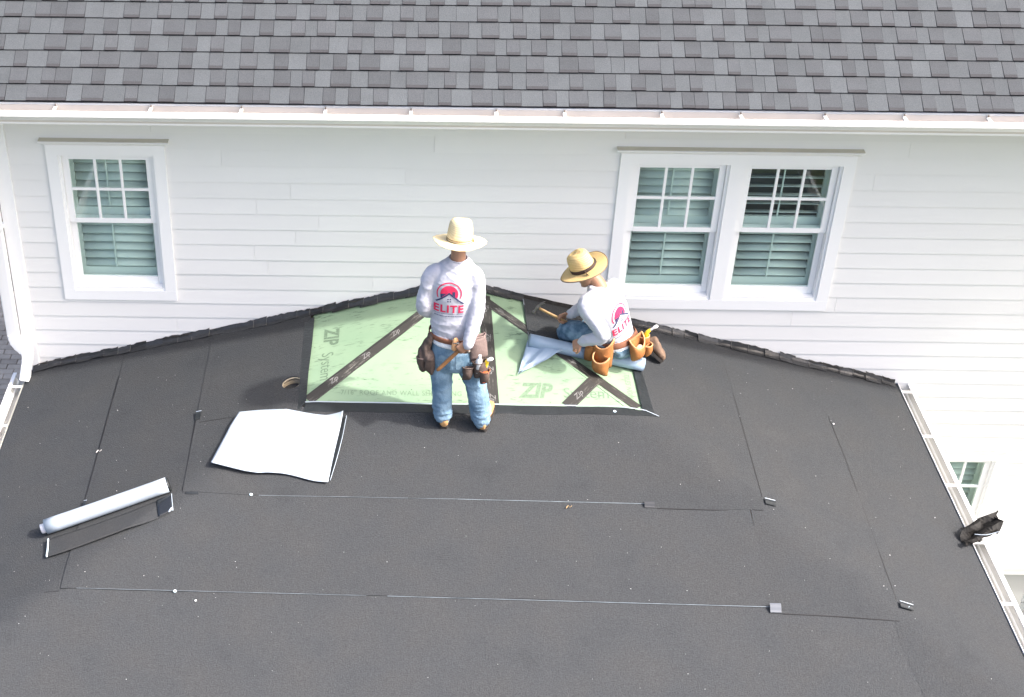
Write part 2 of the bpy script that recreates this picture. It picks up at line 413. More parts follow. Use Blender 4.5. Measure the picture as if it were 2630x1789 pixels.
def drape(name, polys, h, mat, parent, thick=.003, cell=.22, wobble=True, uvdir=None, smooth=False):
    if not isinstance(polys[0][0], (tuple, list)): polys = [polys]
    bm = drape_bm(polys, h, thick, cell, wobble, uvdir)
    me = bpy.data.meshes.new(name); bm.to_mesh(me); bm.free()
    return link(name, me, mat, parent, smooth=smooth)

def ragged(p, q, n, amp, seed):
    """points from p to q with a slightly wandering edge"""
    rr = random.Random(seed); out = []
    dx, dy = q[0] - p[0], q[1] - p[1]; L_ = math.hypot(dx, dy); nx, ny = -dy / L_, dx / L_
    for i in range(n):
        t = i / n; a = amp * (rr.random() - .5) * 2 if i else 0
        out.append((p[0] + dx * t + nx * a, p[1] + dy * t + ny * a))
    return out

# ------------------------------------------------------------------ ground
gnd = link('ground', pydata([(-300, -300, 0), (300, -300, 0), (300, 300, 0), (-300, 300, 0)], [(0, 1, 2, 3)]), ground_m)
tag(gnd, kind='structure')
pav = box('paving', (-9, -3.9, -7, 9, .002, .02), M('paving_bed', (.12, .11, .10), .95, .1, var=.2), None); tag(pav, kind='structure')
bm = bmesh.new(); bx(bm, -.098, .098, -.048, .048, 0, .05); bmesh.ops.bevel(bm, geom=bm.edges[:], offset=.006, segments=1, affect='EDGES'); paver_me = mesh_of(bm, 'paver')
k = 0
for i in range(8):
    for j in range(28):
        x = -4.35 - i * .203 - (.1 if j % 2 else 0); y = 2.85 + j * .102
        o = link('paver', paver_me, paver_m, pav, Matrix.Translation((x, y, .012 + random.uniform(-.003, .003))) @ Matrix.Rotation(random.uniform(-.02, .02), 4, 'Z'))

# ------------------------------------------------------------------ house
house = thing('house', (0, 0, 0), 'two storey white lap-sided house with grey shingle roof and white gutter along its eave', 'house')
HX0, HX1 = -3.66, 8.0
EXPO = .1422
windows = [(-3.181, -2.426, 3.70, 4.953), (1.298, 2.065, 3.687, 4.943), (2.169, 2.939, 3.687, 4.943), (4.160, 4.820, .99, 2.05)]
casings = [(-3.27, -2.337, 3.61, 5.036), (1.207, 3.03, 3.597, 5.022), (4.07, 4.91, .9, 2.13)]
bm = bmesh.new()
xs_ = [HX0 + .021]
for (x0, x1, z0, z1) in sorted(windows):
    xs_ += [x0, x1]
xs_.append(HX1)
for k in range(len(xs_) - 1):
    if k % 2 == 0: bx(bm, xs_[k], xs_[k + 1], .02, .10, 0, 5.48)
    else:
        wz = [w for w in windows if abs(w[0] - xs_[k]) < 1e-6][0]
        bx(bm, xs_[k], xs_[k + 1], .02, .10, 0, wz[2]); bx(bm, xs_[k], xs_[k + 1], .02, .10, wz[3], 5.48)
front_wall = link('front_wall', mesh_of(bm, 'front_wall'), siding, house)
tag(front_wall)
jrows = {}
z = 4.857 + 5 * EXPO
row = 0
bm = bmesh.new()
def board_mesh(w, lo=0.0, hi=None):
    hi = EXPO + .012 if hi is None else hi
    # lap board: butt 11 mm proud at the bottom, 2 mm at the top; origin at bottom left
    yb = -.014 + .010 * lo / EXPO; yt = -.014 + .010 * hi / EXPO
    prof = [(0.0, lo), (yb, lo), (yb, lo + .004), (yt, hi), (0.0, hi)]
    vv = [(0, p, q) for p, q in prof] + [(w, p, q) for p, q in prof]; n = 5
    ff = [(i, (i + 1) % n, n + (i + 1) % n, n + i) for i in range(n)] + [tuple(range(n - 1, -1, -1)), tuple(range(n, 2 * n))]
    bm_ = bmesh.new(); bm_.from_mesh(pydata(vv, ff)); return mesh_of(bm_, 'siding_board')
given = {0: -.24, 1: -1.9, 5: -1.149, 7: -1.677, 9: -.712, 10: -.55, 11: -.889}
zb = 4.857 + 4 * EXPO - 0.0
rows = []
i = 0
while zb > .35:
    rows.append(zb); zb -= EXPO; i += 1
for ri, zz in enumerate(rows):
    # joints
    rr = random.Random(ri * 13 + 5)
    js = [HX0 + .09]
    x = HX0 + rr.uniform(1.2, 3.4); vis = ri - 3
    if vis in given: js += [given[vis]]; x = given[vis] + 3.66
    while x < HX1 - .5: js.append(x); x += 3.66
    js.append(HX1)
    js = sorted(js)
    for a, b_ in zip(js, js[1:]):
        segs = [(a + .0008, b_ - .0008)]
        for (x0, x1, z0, z1) in casings:
            x0 += .03; x1 -= .03; cz0, cz1 = z0, z1; z0 += .092; z1 -= .092
            if zz + EXPO > z0 and zz < z1:
                xa, xb = max(x0, a), min(x1, b_)
                if xb - xa > .02 and zz + EXPO > cz1 - .01: link('siding_board', board_mesh(xb - xa, cz1 - .012 - zz), siding, front_wall, Matrix.Translation((xa, 0, zz)))
                if xb - xa > .02 and zz < cz0 + .01: link('siding_board', board_mesh(xb - xa, 0, cz0 + .012 - zz), siding, front_wall, Matrix.Translation((xa, 0, zz)))
                ns = []
                for (p, q) in segs:
                    if q <= x0 or p >= x1: ns.append((p, q)); continue
                    if p < x0: ns.append((p, x0))
                    if q > x1: ns.append((x1, q))
                segs = ns
        for p, q in segs:
            if q - p > .02:
                link('siding_board', board_mesh(q - p), siding, front_wall, Matrix.Translation((p, rr.uniform(-.0008, .0008), zz + rr.uniform(-.001, .001))))
# corner board
cb = box('corner_board', (HX0 - .03, HX0 + .09, -.028, .06, 0, 5.5), trim, house, .003)
box('side_wall', (HX0 - .005, HX0 + .02, .06, 6, 0, 5.5), siding, house)

def make_casing(x0, x1, z0, z1, mull, cap=True):
    p = link('window_casing', mesh_of(bmesh.new()), trim, house)
    bm = bmesh.new()   # head board
    w = .092; y0, y1 = -.030, .02
    p.data = (lambda b: (bx(b, x0, x1, y0, y1, z1 - w, z1), mesh_of(b, 'window_casing'))[1])(bmesh.new())
    p.data.materials.append(trim)
    box('casing_board', (x0, x0 + w, y0 + .001, y1, z0 + w, z1 - w), trim, p)
    box('casing_board', (x1 - w, x1, y0 + .001, y1, z0 + w, z1 - w), trim, p)
    box('casing_board', (x0, x1, y0, y1, z0, z0 + w), trim, p)
    if mull: box('casing_board', (mull[0], mull[1], y0 + .001, y1, z0 + w, z1 - w), trim, p)
    if cap:
        prof = [(.02, z1 - .001), (-.032, z1 - .001), (-.036, z1 + .006), (-.060, z1 + .026), (-.064, z1 + .03), (-.064, z1 + .040), (.02, z1 + .046)]
        vv = []; n = len(prof)
        for a, e in ((x0, -1), (x1, 1)):
            for (yy, zz) in prof: vv.append((a + e * max(0, (-yy - .030)) * 1.2, yy, zz))
        ff = [(i, (i + 1) % n, n + (i + 1) % n, n + i) for i in range(n)] + [tuple(range(n)), tuple(range(2 * n - 1, n - 1, -1))]
        bm_ = bmesh.new(); bm_.from_mesh(pydata(vv, ff)); link('head_cap', mesh_of(bm_, 'head_cap'), trim, p)
        box('cap_flashing', (x0 - .038, x1 + .038, -.0655, .0, z1 + .0455, z1 + .0495), cap_metal, p)
    return p
make_casing(*casings[0], None); make_casing(*casings[1], (2.065 - .001, 2.169 + .001)); make_casing(*casings[2], None)

def louver_mesh(w, tilt, chord=.076, th=.011):
    bm_ = bmesh.new(); n = 10; ring = []
    for a in (0, w):
        r = []
        for k in range(n):
            t = 2 * math.pi * k / n
            yy, zz = chord / 2 * math.cos(t), th / 2 * math.sin(t)
            c, s = math.cos(tilt), math.sin(tilt)
            r.append(bm_.verts.new((a, yy * c - zz * s, yy * s + zz * c)))
        ring.append(r)
    for k in range(n): bm_.faces.new((ring[0][k], ring[0][(k + 1) % n], ring[1][(k + 1) % n], ring[1][k]))
    bm_.faces.new(ring[0]); bm_.faces.new(ring[1][::-1])
    return mesh_of(bm_, 'louver')

def make_window(x0, x1, z0, z1, tilt_up, tilt_lo, zmid, mirror=1):
    """double-hung unit: jamb frame, six-lite upper sash, single lower sash, louvred shutters behind"""
    fw = .022
    bm_ = bmesh.new(); y0, y1 = -.012, .10
    bx(bm_, x0, x0 + fw, y0, y1, z0, z1); bx(bm_, x1 - fw, x1, y0, y1, z0, z1)
    bx(bm_, x0 + fw, x1 - fw, y0, y1, z1 - fw, z1); bx(bm_, x0 + fw, x1 - fw, y0 - .006, y1, z0, z0 + .03)
    w = link('window', mesh_of(bm_, 'window'), trim, house)
    a, b_ = x0 + fw, x1 - fw; top, bot = z1 - fw, z0 + .03
    # upper sash sits further out
    sw = .052
    ux0, ux1, uz0, uz1 = a + sw, b_ - sw, zmid + .018, top - .040
    def frame(ax0, ax1, az0, az1, gx0, gx1, gz0, gz1, ya, yb, nm):
        box(nm + '_stile', (ax0, gx0, ya, yb, az0, az1), trim, w, .003); box(nm + '_stile', (gx1, ax1, ya, yb, az0, az1), trim, w, .003)
        box(nm + '_rail', (gx0, gx1, ya + .001, yb, gz1, az1), trim, w); box(nm + '_rail', (gx0, gx1, ya - .002, yb, az0, gz0), trim, w)
    frame(a + .001, b_ - .001, zmid - .022, top - .001, ux0, ux1, uz0, uz1, .012, .045, 'upper_sash')
    lx0, lx1, lz0, lz1 = a + sw - .006, b_ - sw + .006, bot + .065, zmid - .026
    frame(a + .001, b_ - .001, bot + .001, zmid + .016, lx0, lx1, lz0, lz1, .047, .075, 'lower_sash')
    # muntins
    mw = .011; nx = 3; zc = (uz0 + uz1) / 2
    for k in (1, 2):
        xm = ux0 + (ux1 - ux0) * k / 3
        box('muntin', (xm - mw, xm + mw, .010, .030, uz0, uz1), trim, w, .003)
    for k in range(3):
        xa = ux0 + (ux1 - ux0) * k / 3 + (mw if k else 0); xb = ux0 + (ux1 - ux0) * (k + 1) / 3 - (mw if k < 2 else 0)
        box('muntin', (xa, xb, .0115, .030, zc - mw, zc + mw), trim, w)
        for (za, zb_) in ((uz0, zc - mw), (zc + mw, uz1)):
            box('glass_pane', (xa, xb, .020, .0225, za, zb_), glass, w)
    box('glass_pane', (lx0, lx1, .060, .0625, lz0, lz1), glass, w)
    # shutters: stiles, rails, louvers
    sy0, sy1 = .110, .140; sx0, sx1 = a + .01, b_ - .01; st = .055
    box('shutter_stile', (sx0, sx0 + st, sy0, sy1, bot, top), shutter, w); box('shutter_stile', (sx1 - st, sx1, sy0, sy1, bot, top), shutter, w)
    div = zmid + .02
    for (ra, rb) in ((top - .05, top), (div - .05, div + .05), (bot, bot + .12)):
        box('shutter_rail', (sx0 + st, sx1 - st, sy0 + .001, sy1, ra, rb), shutter, w)
    for (za, zb_, tilt) in ((bot + .12, div - .05, tilt_lo), (div + .05, top - .05, tilt_up)):
        n = max(1, round((zb_ - za) / .072)); pitch = (zb_ - za) / n
        lm = louver_mesh(sx1 - sx0 - 2 * st - .004, tilt)
        for k in range(n):
            link('louver', lm, shutter, w, Matrix.Translation((sx0 + st + .002, .127, za + pitch * (k + .5))), smooth=True)
        bm2 = bmesh.new(); xc = (sx0 + sx1) / 2 - .03 * mirror
        bx(bm2, xc - .006, xc + .006, .082, .092, za + .02, zb_ - .02); link('tilt_rod', mesh_of(bm2), shutter, w)
    # dim room behind
    bm4 = bmesh.new()
    for q in ((x0 + .003, x0 + .02, .1005, .20, z0 + .004, z1 - .004), (x1 - .02, x1 - .003, .1005, .20, z0 + .004, z1 - .004), (x0 + .021, x1 - .021, .1005, .20, z0 + .004, z0 + .02), (x0 + .021, x1 - .021, .1005, .20, z1 - .02, z1 - .004)): bx(bm4, *q)
    link('jamb_lining', mesh_of(bm4), reveal_white, w)
    bm3 = bmesh.new(); bx(bm3, x0 + .002, x1 - .002, .101, .75, z0 + .002, z1 - .002)
    bm3.faces.ensure_lookup_table()
    for f in list(bm3.faces):
        if all(abs(v.co.y - .101) < 1e-4 for v in f.verts): bm3.faces.remove(f)
    link('window_reveal', mesh_of(bm3), room_dark, w)
make_window(*windows[0], math.radians(44), math.radians(42), 4.345)
make_window(*windows[1], math.radians(46), math.radians(28), 4.33)
make_window(*windows[2], math.radians(-12), math.radians(26), 4.335)
make_window(*windows[3], math.radians(40), math.radians(40), 1.42)

# upper roof -------------------------------------------------------------
PIT = math.atan(8 / 12); EX = .143
EY, EZ = -.575, 5.655                       # shingle edge at the eave
ca, sa = math.cos(PIT), math.sin(PIT)
upper = link('upper_roof', pydata([(-4.40, EY + .02, EZ - .012), (HX1, EY + .02, EZ - .012), (HX1, EY + .02 + 4 * ca, EZ - .012 + 4 * sa), (-4.40 + 4 * ca, EY + .02 + 4 * ca, EZ - .012 + 4 * sa)], [(0, 1, 2, 3)]),
             M('roof_deck_dark', (.05, .05, .055), .9, .1), house)
# hip side plane
hip_me = pydata([(-4.40, EY + .02, EZ - .010), (-4.40 + 4 * ca, EY + .02 + 4 * ca, EZ - .010 + 4 * sa), (-4.40, EY + .02 + 8, EZ - .010)], [(0, 1, 2)])
link('hip_plane', hip_me, shingle_i, house)
def tab_mesh(raised):
    # unit width in X; local Y runs up the slope, Z is the roof normal; butt edge is bare asphalt
    t = .012 if raised else .0075; L_ = EX + .03; B0 = .0068
    def top(q): return B0 + t + (.003 - B0 - t) * q / L_
    pr = [(0, B0 - .004), (0, B0 + t), (.026, top(.026)), (L_, .003), (L_, 0)]; n = 5
    vv = [(0, p, q) for p, q in pr] + [(1.0, p, q) for p, q in pr]
    ff = [(i, (i + 1) % n, n + (i + 1) % n, n + i) for i in range(n)] + [tuple(range(n)), tuple(range(2 * n - 1, n - 1, -1))]
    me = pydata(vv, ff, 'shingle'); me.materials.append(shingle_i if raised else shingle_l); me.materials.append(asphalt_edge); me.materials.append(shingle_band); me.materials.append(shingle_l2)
    for p in me.polygons:
        ys = [me.vertices[v].co.y for v in p.vertices]
        if max(ys) < 1e-6 or len(ys) == 5: p.material_index = 1
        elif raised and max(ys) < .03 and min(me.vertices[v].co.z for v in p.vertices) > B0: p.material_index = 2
    return me
tabs = {True: tab_mesh(True), False: tab_mesh(False)}
slope_m = Matrix.Rotation(PIT, 4, 'X')
stuff_bm = bmesh.new(); n_ind = 0
for r in range(14):
    rr = random.Random(100 + r)
    x = -4.40 + r * EX * ca + .03; raised = rr.random() < .5
    cy_, cz_ = EY + r * EX * ca, EZ + r * EX * sa
    off = .0045 * r * 0
    drift = rr.uniform(-.003, .003)
    while x < HX1 - .1:
        w = rr.choice((.09, .10, .115, .13, .15)) * rr.uniform(.94, 1.06)
        yoff = rr.uniform(-.0012, .0012) + .005 * noise.noise(V((x * .6, r * 2.0, 0)))
        mt = Matrix.Translation((x + .001, cy_ + yoff * ca, cz_ + yoff * sa)) @ slope_m @ Matrix.Rotation(rr.uniform(-.006, .006), 4, 'Z') @ Matrix.Diagonal((w - .0022, 1, 1, 1))
        visible = -3.75 < x < 4.55
        if visible and r < 5 and n_ind < 300:
            link('shingle', tabs[raised], shingle_i, upper, mt); n_ind += 1
        else:
            tmp = tabs[raised].copy(); tmp.transform(mt)
            if not raised:
                for p_ in tmp.polygons:
                    if p_.material_index == 0: p_.material_index = 3
            stuff_bm.from_mesh(tmp); bpy.data.meshes.remove(tmp)
        x += w
        raised = (not raised) if rr.random() < .93 else raised
sf_me = mesh_of(stuff_bm, 'shingle_field')
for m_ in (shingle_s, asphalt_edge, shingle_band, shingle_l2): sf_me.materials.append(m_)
st_o = link('shingle_field', sf_me, None, upper); tag(st_o, kind='stuff')
# soffit, fascia
box('fascia', (-4.38, HX1, -.555, -.530, 5.49, 5.638), trim, house)
box('soffit', (-4.38, HX1, -.529, .02, 5.485, 5.50), trim, house)
# upper gutter
GZ = 5.615; GY = -.68
def gutter_profile(s, y_back, y_front, ztop):
    """closed K-style section; s=+1/-1 side handled by caller (back -> front)"""
    d = y_front - y_back; e = 1 if d > 0 else -1; h = .112; t = .004
    outer = [(y_back, ztop + .012), (y_back, ztop - h), (y_back + d * .62, ztop - h), (y_back + d * .66, ztop - h + .006), (y_back + d * .70, ztop - h + .030),
             (y_back + d * .86, ztop - .052), (y_back + d * .97, ztop - .036), (y_front, ztop - .030), (y_front, ztop), (y_front - e * .032, ztop + .003), (y_front - e * .032, ztop - .006)]
    inner = [(y_front - e * (.005), ztop - .006), (y_front - e * .005, ztop - .028), (y_back + d * .84, ztop - .047), (y_back + d * .64, ztop - h + .008), (y_back + e * t, ztop - h + t), (y_back + e * t, ztop + .012)]
    return outer + inner
def gutter(name, prof, a0, a1, axis, inner_mat):
    o = prism(name, prof, a0, a1, gutter_white, house if axis == 'X' else None, axis)
    o.data.materials.append(inner_mat)
    n = len(prof)
    for p in o.data.polygons:
        # inside faces: all points belong to the inner half of the section
        ids = [v % n for v in p.vertices]
        if len(p.vertices) == 4 and min(ids) >= 11: p.material_index = 1
    return o
ug = gutter('gutter', gutter_profile(1, -.5565, GY, GZ), -4.42, HX1, 'X', gutter_inner)
for x in [-4.2, -3.635, -3.004, -2.311, -1.656, -1.049, -.432, .182, .672, 1.371, 1.937, 2.541, 3.109, 3.709, 4.3, 4.9]:
    bm_ = bmesh.new(); bx(bm_, x - .012, x + .012, GY + .012, -.5605, GZ - .004, GZ + .001); bx(bm_, x - .012, x - .009, GY + .02, -.562, GZ - .014, GZ - .004)
    bx(bm_, x - .010, x + .010, -.566, -.5605, GZ + .001, GZ + .022)
    h = link('gutter_hanger', mesh_of(bm_), hanger_metal, ug)
    bm_ = bmesh.new(); bmesh.ops.create_cone(bm_, cap_ends=True, segments=8, radius1=.007, radius2=.006, depth=.012, matrix=Matrix.Translation((x, -.571, GZ + .012)) @ Matrix.Rotation(math.pi / 2, 4, 'X'))
    link('hanger_screw', mesh_of(bm_), rust, ug)

# downspout at the left corner: rectangular pipe, two elbows, runs into the left lower gutter
def rect_tube(bm_, pts, w, d, side, sub=1, corr=0):
    C = [V(p) for p in pts]; rings = []
    for i, c in enumerate(C):
        dr = (C[min(i + 1, len(C) - 1)] - C[max(i - 1, 0)]).normalized()
        u = V(side); u = (u - dr * u.dot(dr)).normalized(); w_ = dr.cross(u)
        s_ = 1 + (corr if i % 2 else 0)
        rings.append((c, u * w / 2 * s_, w_ * d / 2 * s_))
    loft(bm_, rings, 16, True, p=7)
ds = bmesh.new()
DX, DY = -3.738, -.075
rect_tube(ds, [(DX, DY, 5.50), (DX, DY, 4.4), (DX, DY, 3.27)], .098, .078, (1, 0, 0))
dso = link('downspout', mesh_of(ds), gutter_white, house)
bm_ = bmesh.new()
path = [(DX, DY, 3.29)]
for k in range(1, 9):
    t = k / 8; path.append((DX + .085 * t * t + .015 * t, DY - .03 * t, 3.27 - .13 * t))
for k in range(1, 9):
    t = k / 8; path.append((DX + .10 + .045 * t - .06 * t * t, DY - .03 - .06 * t, 3.14 - .05 * t - .11 * t * t))
path.append((DX + .068, DY - .10, 2.90))
rect_tube(bm_, path, .104, .084, (0, 1, 0), corr=.05)
link('elbow', mesh_of(bm_), gutter_white, dso)
box('strap', (DX - .056, DX + .056, DY - .042, .0, 4.30, 4.325), gutter_white, dso)

# porch bay at the lower right, below the small window
box('porch_header', (4.86, 8.0, -.30, -.02, .93, 1.03), trim, house, .004)
box('porch_header_top', (4.84, 8.0, -.33, -.02, 1.0305, 1.05), trim, house)
box('porch_panel', (4.9, 5.33, -.26, -.02, .05, .9295), stucco, house)
pc = box('porch_post', (5.50, 5.62, -.28, -.16, .0, .929), trim, house, .005)
box('post_base', (5.48, 5.64, -.30, -.14, .0, .14), trim, pc, .004)
for k in range(7):
    box('porch_slat', (5.335, 5.48, -.14, -.12, .08 + k * .12, .18 + k * .12), siding, house)

# ------------------------------------------------------------------ lower roof (one storey wing)
lower = thing('lower_roof', (0, -1.8, 2.5), 'low black membrane covered hip roof built against the white wall, with green patch of bare sheathing', 'roof')
gutter_grey_i = gutter_grey
def disk(cx, cy, r, n=20, a0=0, a1=2 * math.pi, closed=False):
    return [(cx + r * math.cos(a0 + (a1 - a0) * k / n), cy + r * math.sin(a0 + (a1 - a0) * k / n)) for k in range(n + (0 if closed else 1))]
HOLE = (-1.325, -.985, .078)
def ring_split(x0, x1, y0, y1):
    """rectangle with the vent hole cut out, as two polygons"""
    hx, hy, r = HOLE
    l = [(x0, y0), (hx, y0), ] + disk(hx, hy, r, 12, -math.pi / 2, -3 * math.pi / 2) + [(hx, y1), (x0, y1)]
    rg = [(hx, y0), (x1, y0), (x1, y1), (hx, y1)] + disk(hx, hy, r, 12, math.pi / 2, -math.pi / 2)
    return [l, rg]
# structural deck under everything
drape('roof_deck', [(XL, 0), (XL, XL), (YF, YF), (3.78, -3.78), (XR, 0), (1.2, 0), (1.2, -1.5), (-1.5, -1.5), (-1.6, 0)], -.03, deck_wood, lower, .02, cell=0, wobble=False)
drape('roof_deck', [(-1.15, 0), (1.2, 0), (1.2, -1.5), (-1.15, -1.5)], -.025, deck_wood, lower, .01, cell=0, wobble=False)
drape('roof_deck', ring_split(-1.6, -1.15, -1.5, 0), -.018, deck_wood, lower, .035, cell=0, wobble=False)
# dark disc closing the vent hole, its colour stands in for the shade inside
hz = roofz(HOLE[0], HOLE[1])
drape('hole_shade', disk(HOLE[0], HOLE[1], .12, 16, closed=True), -.05, membrane, lower, 0, cell=0, wobble=False)

bm_ = bmesh.new(); tube(bm_, [at_roof(HOLE[0] + (HOLE[2] - .004) * math.cos(k * math.pi / 16), HOLE[1] + (HOLE[2] - .004) * math.sin(k * math.pi / 16), .006) for k in range(33)], [.0045] * 33, 6, 1, caps=False)
link('hole_rim', mesh_of(bm_), M('hole_rim_wood', (.40, .35, .26), .8, .2, var=.2, vscale=40), lower)
# green sheathing panels
def panel(poly): return drape('sheathing_panel', poly, 0, green, lower, .011, cell=0, wobble=False)
GXL, GXR, GYB = -1.205, 1.385, -1.262
p_left = panel([(GXL, -.02), (GXL, -1.205 + .004), (-.004, -.024)])
p_fl = panel([(-.003, -.010), (-1.20, -1.207), (GXL, GYB), (.205, GYB), (.205, -.210)])
p_fr = panel([(.209, -.214), (.209, GYB), (1.255, GYB)])
p_r = panel([(.004, -.020), (.21, -.212), (1.262, GYB), (GXR, GYB), (GXR, -.02)])
# seam tapes
def tape(a, b, w, h=.0022):
    dx, dy = b[0] - a[0], b[1] - a[1]; L_ = math.hypot(dx, dy); dx /= L_; dy /= L_; nx, ny = -dy * w / 2, dx * w / 2
    n = max(4, int(L_ / .12)); A = []; B = []
    rr = random.Random(int(L_ * 1000))
    for k in range(n + 1):
        t = L_ * k / n; j = rr.uniform(-.0025, .0025)
        A.append((a[0] + dx * t + nx * (1 + j), a[1] + dy * t + ny * (1 + j))); B.append((a[0] + dx * t - nx, a[1] + dy * t - ny))
    return drape('seam_tape', B + A[::-1], h, tape_m, lower, .0018, cell=0, wobble=False, uvdir=(a, (dx, dy)))
TAPES = [((-1.185, -1.225), (-.02, -.03), .095, .0026), ((.20, -.10), (.232, -1.25), .098, .0034), ((.06, -.04), (1.345, -1.222), .095, .0042), ((.80, -1.25), (1.06, -.955), .10, .0052)]
tape_objs = [tape(*t) for t in TAPES]
# lettering printed on the panels and the tape
def roof_text(name, body, org, du, size, h, mat, parent, bold=0.0, shear=0.0, spacing=1.0, vscale=1.0):
    me = text_mesh(body, size, bold, shear, spacing)
    du = V(du).normalized(); dv = V((-du.y, du.x))
    for v in me.vertices:
        x = org[0] + du.x * v.co.x + dv.x * v.co.y * vscale; y = org[1] + du.y * v.co.x + dv.y * v.co.y * vscale
        v.co = (x, y, roofz(x, y) + h)
    me.update(); me.materials.clear(); me.materials.append(mat)
    return link(name, me, None, parent)
def dash_bars(name, rects, h, mat, parent):
    bm_ = bmesh.new()
    for (x0, x1, y0, y1) in rects:
        vs_ = [bm_.verts.new((x, y, roofz(x, y) + h)) for x, y in ((x0, y0), (x1, y0), (x1, y1), (x0, y1))]; bm_.faces.new(vs_)
    return link(name, mesh_of(bm_), mat, parent)
roof_text('lettering', 'ZIP', (-1.095, -.42), (0, -1), .165, .0016, print_green, p_left, .006, .12, 1.0)
roof_text('lettering', 'System', (-1.105, -.83), (0, -1), .135, .0016, print_green, p_left, 0, 0, .98)
roof_text('lettering', '7/16" ROOF AND WALL SHEATHING', (-.47, -1.165), (1, 0), .052, .0016, print_faint, p_fl, .0, 0, 1.12, 1.25)
roof_text('lettering', 'ZIP', (.56, -1.165), (1, 0), .165, .0016, print_faint, p_fr, .007, .25, 1.0, 1.15)
roof_text('lettering', 'System', (.955, -1.165), (1, 0), .125, .0016, print_faint, p_fr, 0, 0, 1.0, 1.1)
roof_text('lettering', 'TILES NOM', (1.285, -.955), (0, -1), .062, .0016, print_faint, p_r, 0, 0, 1.05)
def tape_logo(ti, s, size=.058, flip=1):
    a, b, w, h = TAPES[ti]; dx, dy = b[0] - a[0], b[1] - a[1]; L_ = math.hypot(dx, dy); dx /= L_; dy /= L_
    dx *= flip; dy *= flip
    ox, oy = a[0] + flip * dx * s, a[1] + flip * dy * s
    roof_text('tape_lettering', 'Zip', (ox + dy * size * .28, oy - dx * size * .28), (dx, dy), size, h + .0012, tape_print, tape_objs[ti], .0005, .45)
for s in (.27, .62, .95, 1.25): tape_logo(0, s)
for s in (.16, .47, .80, 1.08): tape_logo(1, s, .065)
for s in (.35, .75, 1.1): tape_logo(2, s, .055)
tape_logo(3, .14, .065)

# black sticky border strips round the patch
drape('border_strip', [(GXL - .068, -.12), (GXL - .052, -1.33), (GXL + .006, -1.262), (GXL + .012, -.10)], .0155, membrane_sticky, lower, .002)
drape('border_strip', [(GXL - .005, GYB - .085)] + ragged((GXL - .09, -1.345), (1.0, -1.335), 1, 0, 1)[1:] + ragged((GXL + .0, -1.345), (1.50, -1.338), 14, .006, 3) + [(1.51, -1.30), (1.46, -1.268), (GXL, -1.258)], .0172, membrane_sticky, lower, .002)
drape('border_strip', [(1.368, -.60), (1.378, -1.25), (1.465, -1.25), (1.435, -.60)], .0160, membrane_sticky, lower, .002)
drape('release_edge', [(GXL, -1.249), (GXL, -1.259), (1.40, -1.263), (1.50, -1.30), (1.50, -1.292), (1.40, -1.254)], .0195, white_film, lower, .001)

# underlayment sheets
mem = membrane
def sheen_tone(k):  # front courses painted lighter: sheen of the light put into the colour
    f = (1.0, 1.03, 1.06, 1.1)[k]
    return M('membrane_sheen%d' % k, (.0455 * f, .0485 * f, .0520 * f), .78, .15, var=.24, vscale=3.1, detail=8, bump=.6, bscale=110, grain=.22, gscale=95,
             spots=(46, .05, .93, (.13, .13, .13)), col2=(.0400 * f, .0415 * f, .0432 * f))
def sheet(polys, h, k=0): return drape('underlayment_sheet', polys, h, sheen_tone(k), lower, .0045)
B = XL - .01
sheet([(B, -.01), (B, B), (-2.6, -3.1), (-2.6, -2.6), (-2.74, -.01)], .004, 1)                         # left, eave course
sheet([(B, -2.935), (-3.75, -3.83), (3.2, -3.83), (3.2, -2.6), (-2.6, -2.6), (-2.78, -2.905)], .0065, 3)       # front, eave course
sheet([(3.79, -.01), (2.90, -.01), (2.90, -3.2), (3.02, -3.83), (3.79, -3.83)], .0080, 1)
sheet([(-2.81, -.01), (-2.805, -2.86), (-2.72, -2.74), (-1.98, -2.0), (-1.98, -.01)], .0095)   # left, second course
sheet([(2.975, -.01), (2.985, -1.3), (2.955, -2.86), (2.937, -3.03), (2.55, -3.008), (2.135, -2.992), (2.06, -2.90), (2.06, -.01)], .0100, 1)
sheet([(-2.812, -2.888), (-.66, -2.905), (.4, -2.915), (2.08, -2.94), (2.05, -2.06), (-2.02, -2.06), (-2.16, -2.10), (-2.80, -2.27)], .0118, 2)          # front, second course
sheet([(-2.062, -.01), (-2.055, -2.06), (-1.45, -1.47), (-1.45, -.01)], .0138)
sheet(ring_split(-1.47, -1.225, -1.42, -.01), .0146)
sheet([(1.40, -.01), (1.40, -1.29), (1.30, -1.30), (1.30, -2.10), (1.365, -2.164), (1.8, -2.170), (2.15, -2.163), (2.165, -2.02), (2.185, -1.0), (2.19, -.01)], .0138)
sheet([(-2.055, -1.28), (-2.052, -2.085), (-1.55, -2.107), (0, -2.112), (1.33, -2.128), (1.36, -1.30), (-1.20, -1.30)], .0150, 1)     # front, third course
# freshly laid piece the kneeling worker is nailing, black side up
drape('underlayment_sheet', [(.525, -.03)] + [(.533, -.60), (1.40, -.70), (1.44, -.03)], .0172, mem, lower, .003)
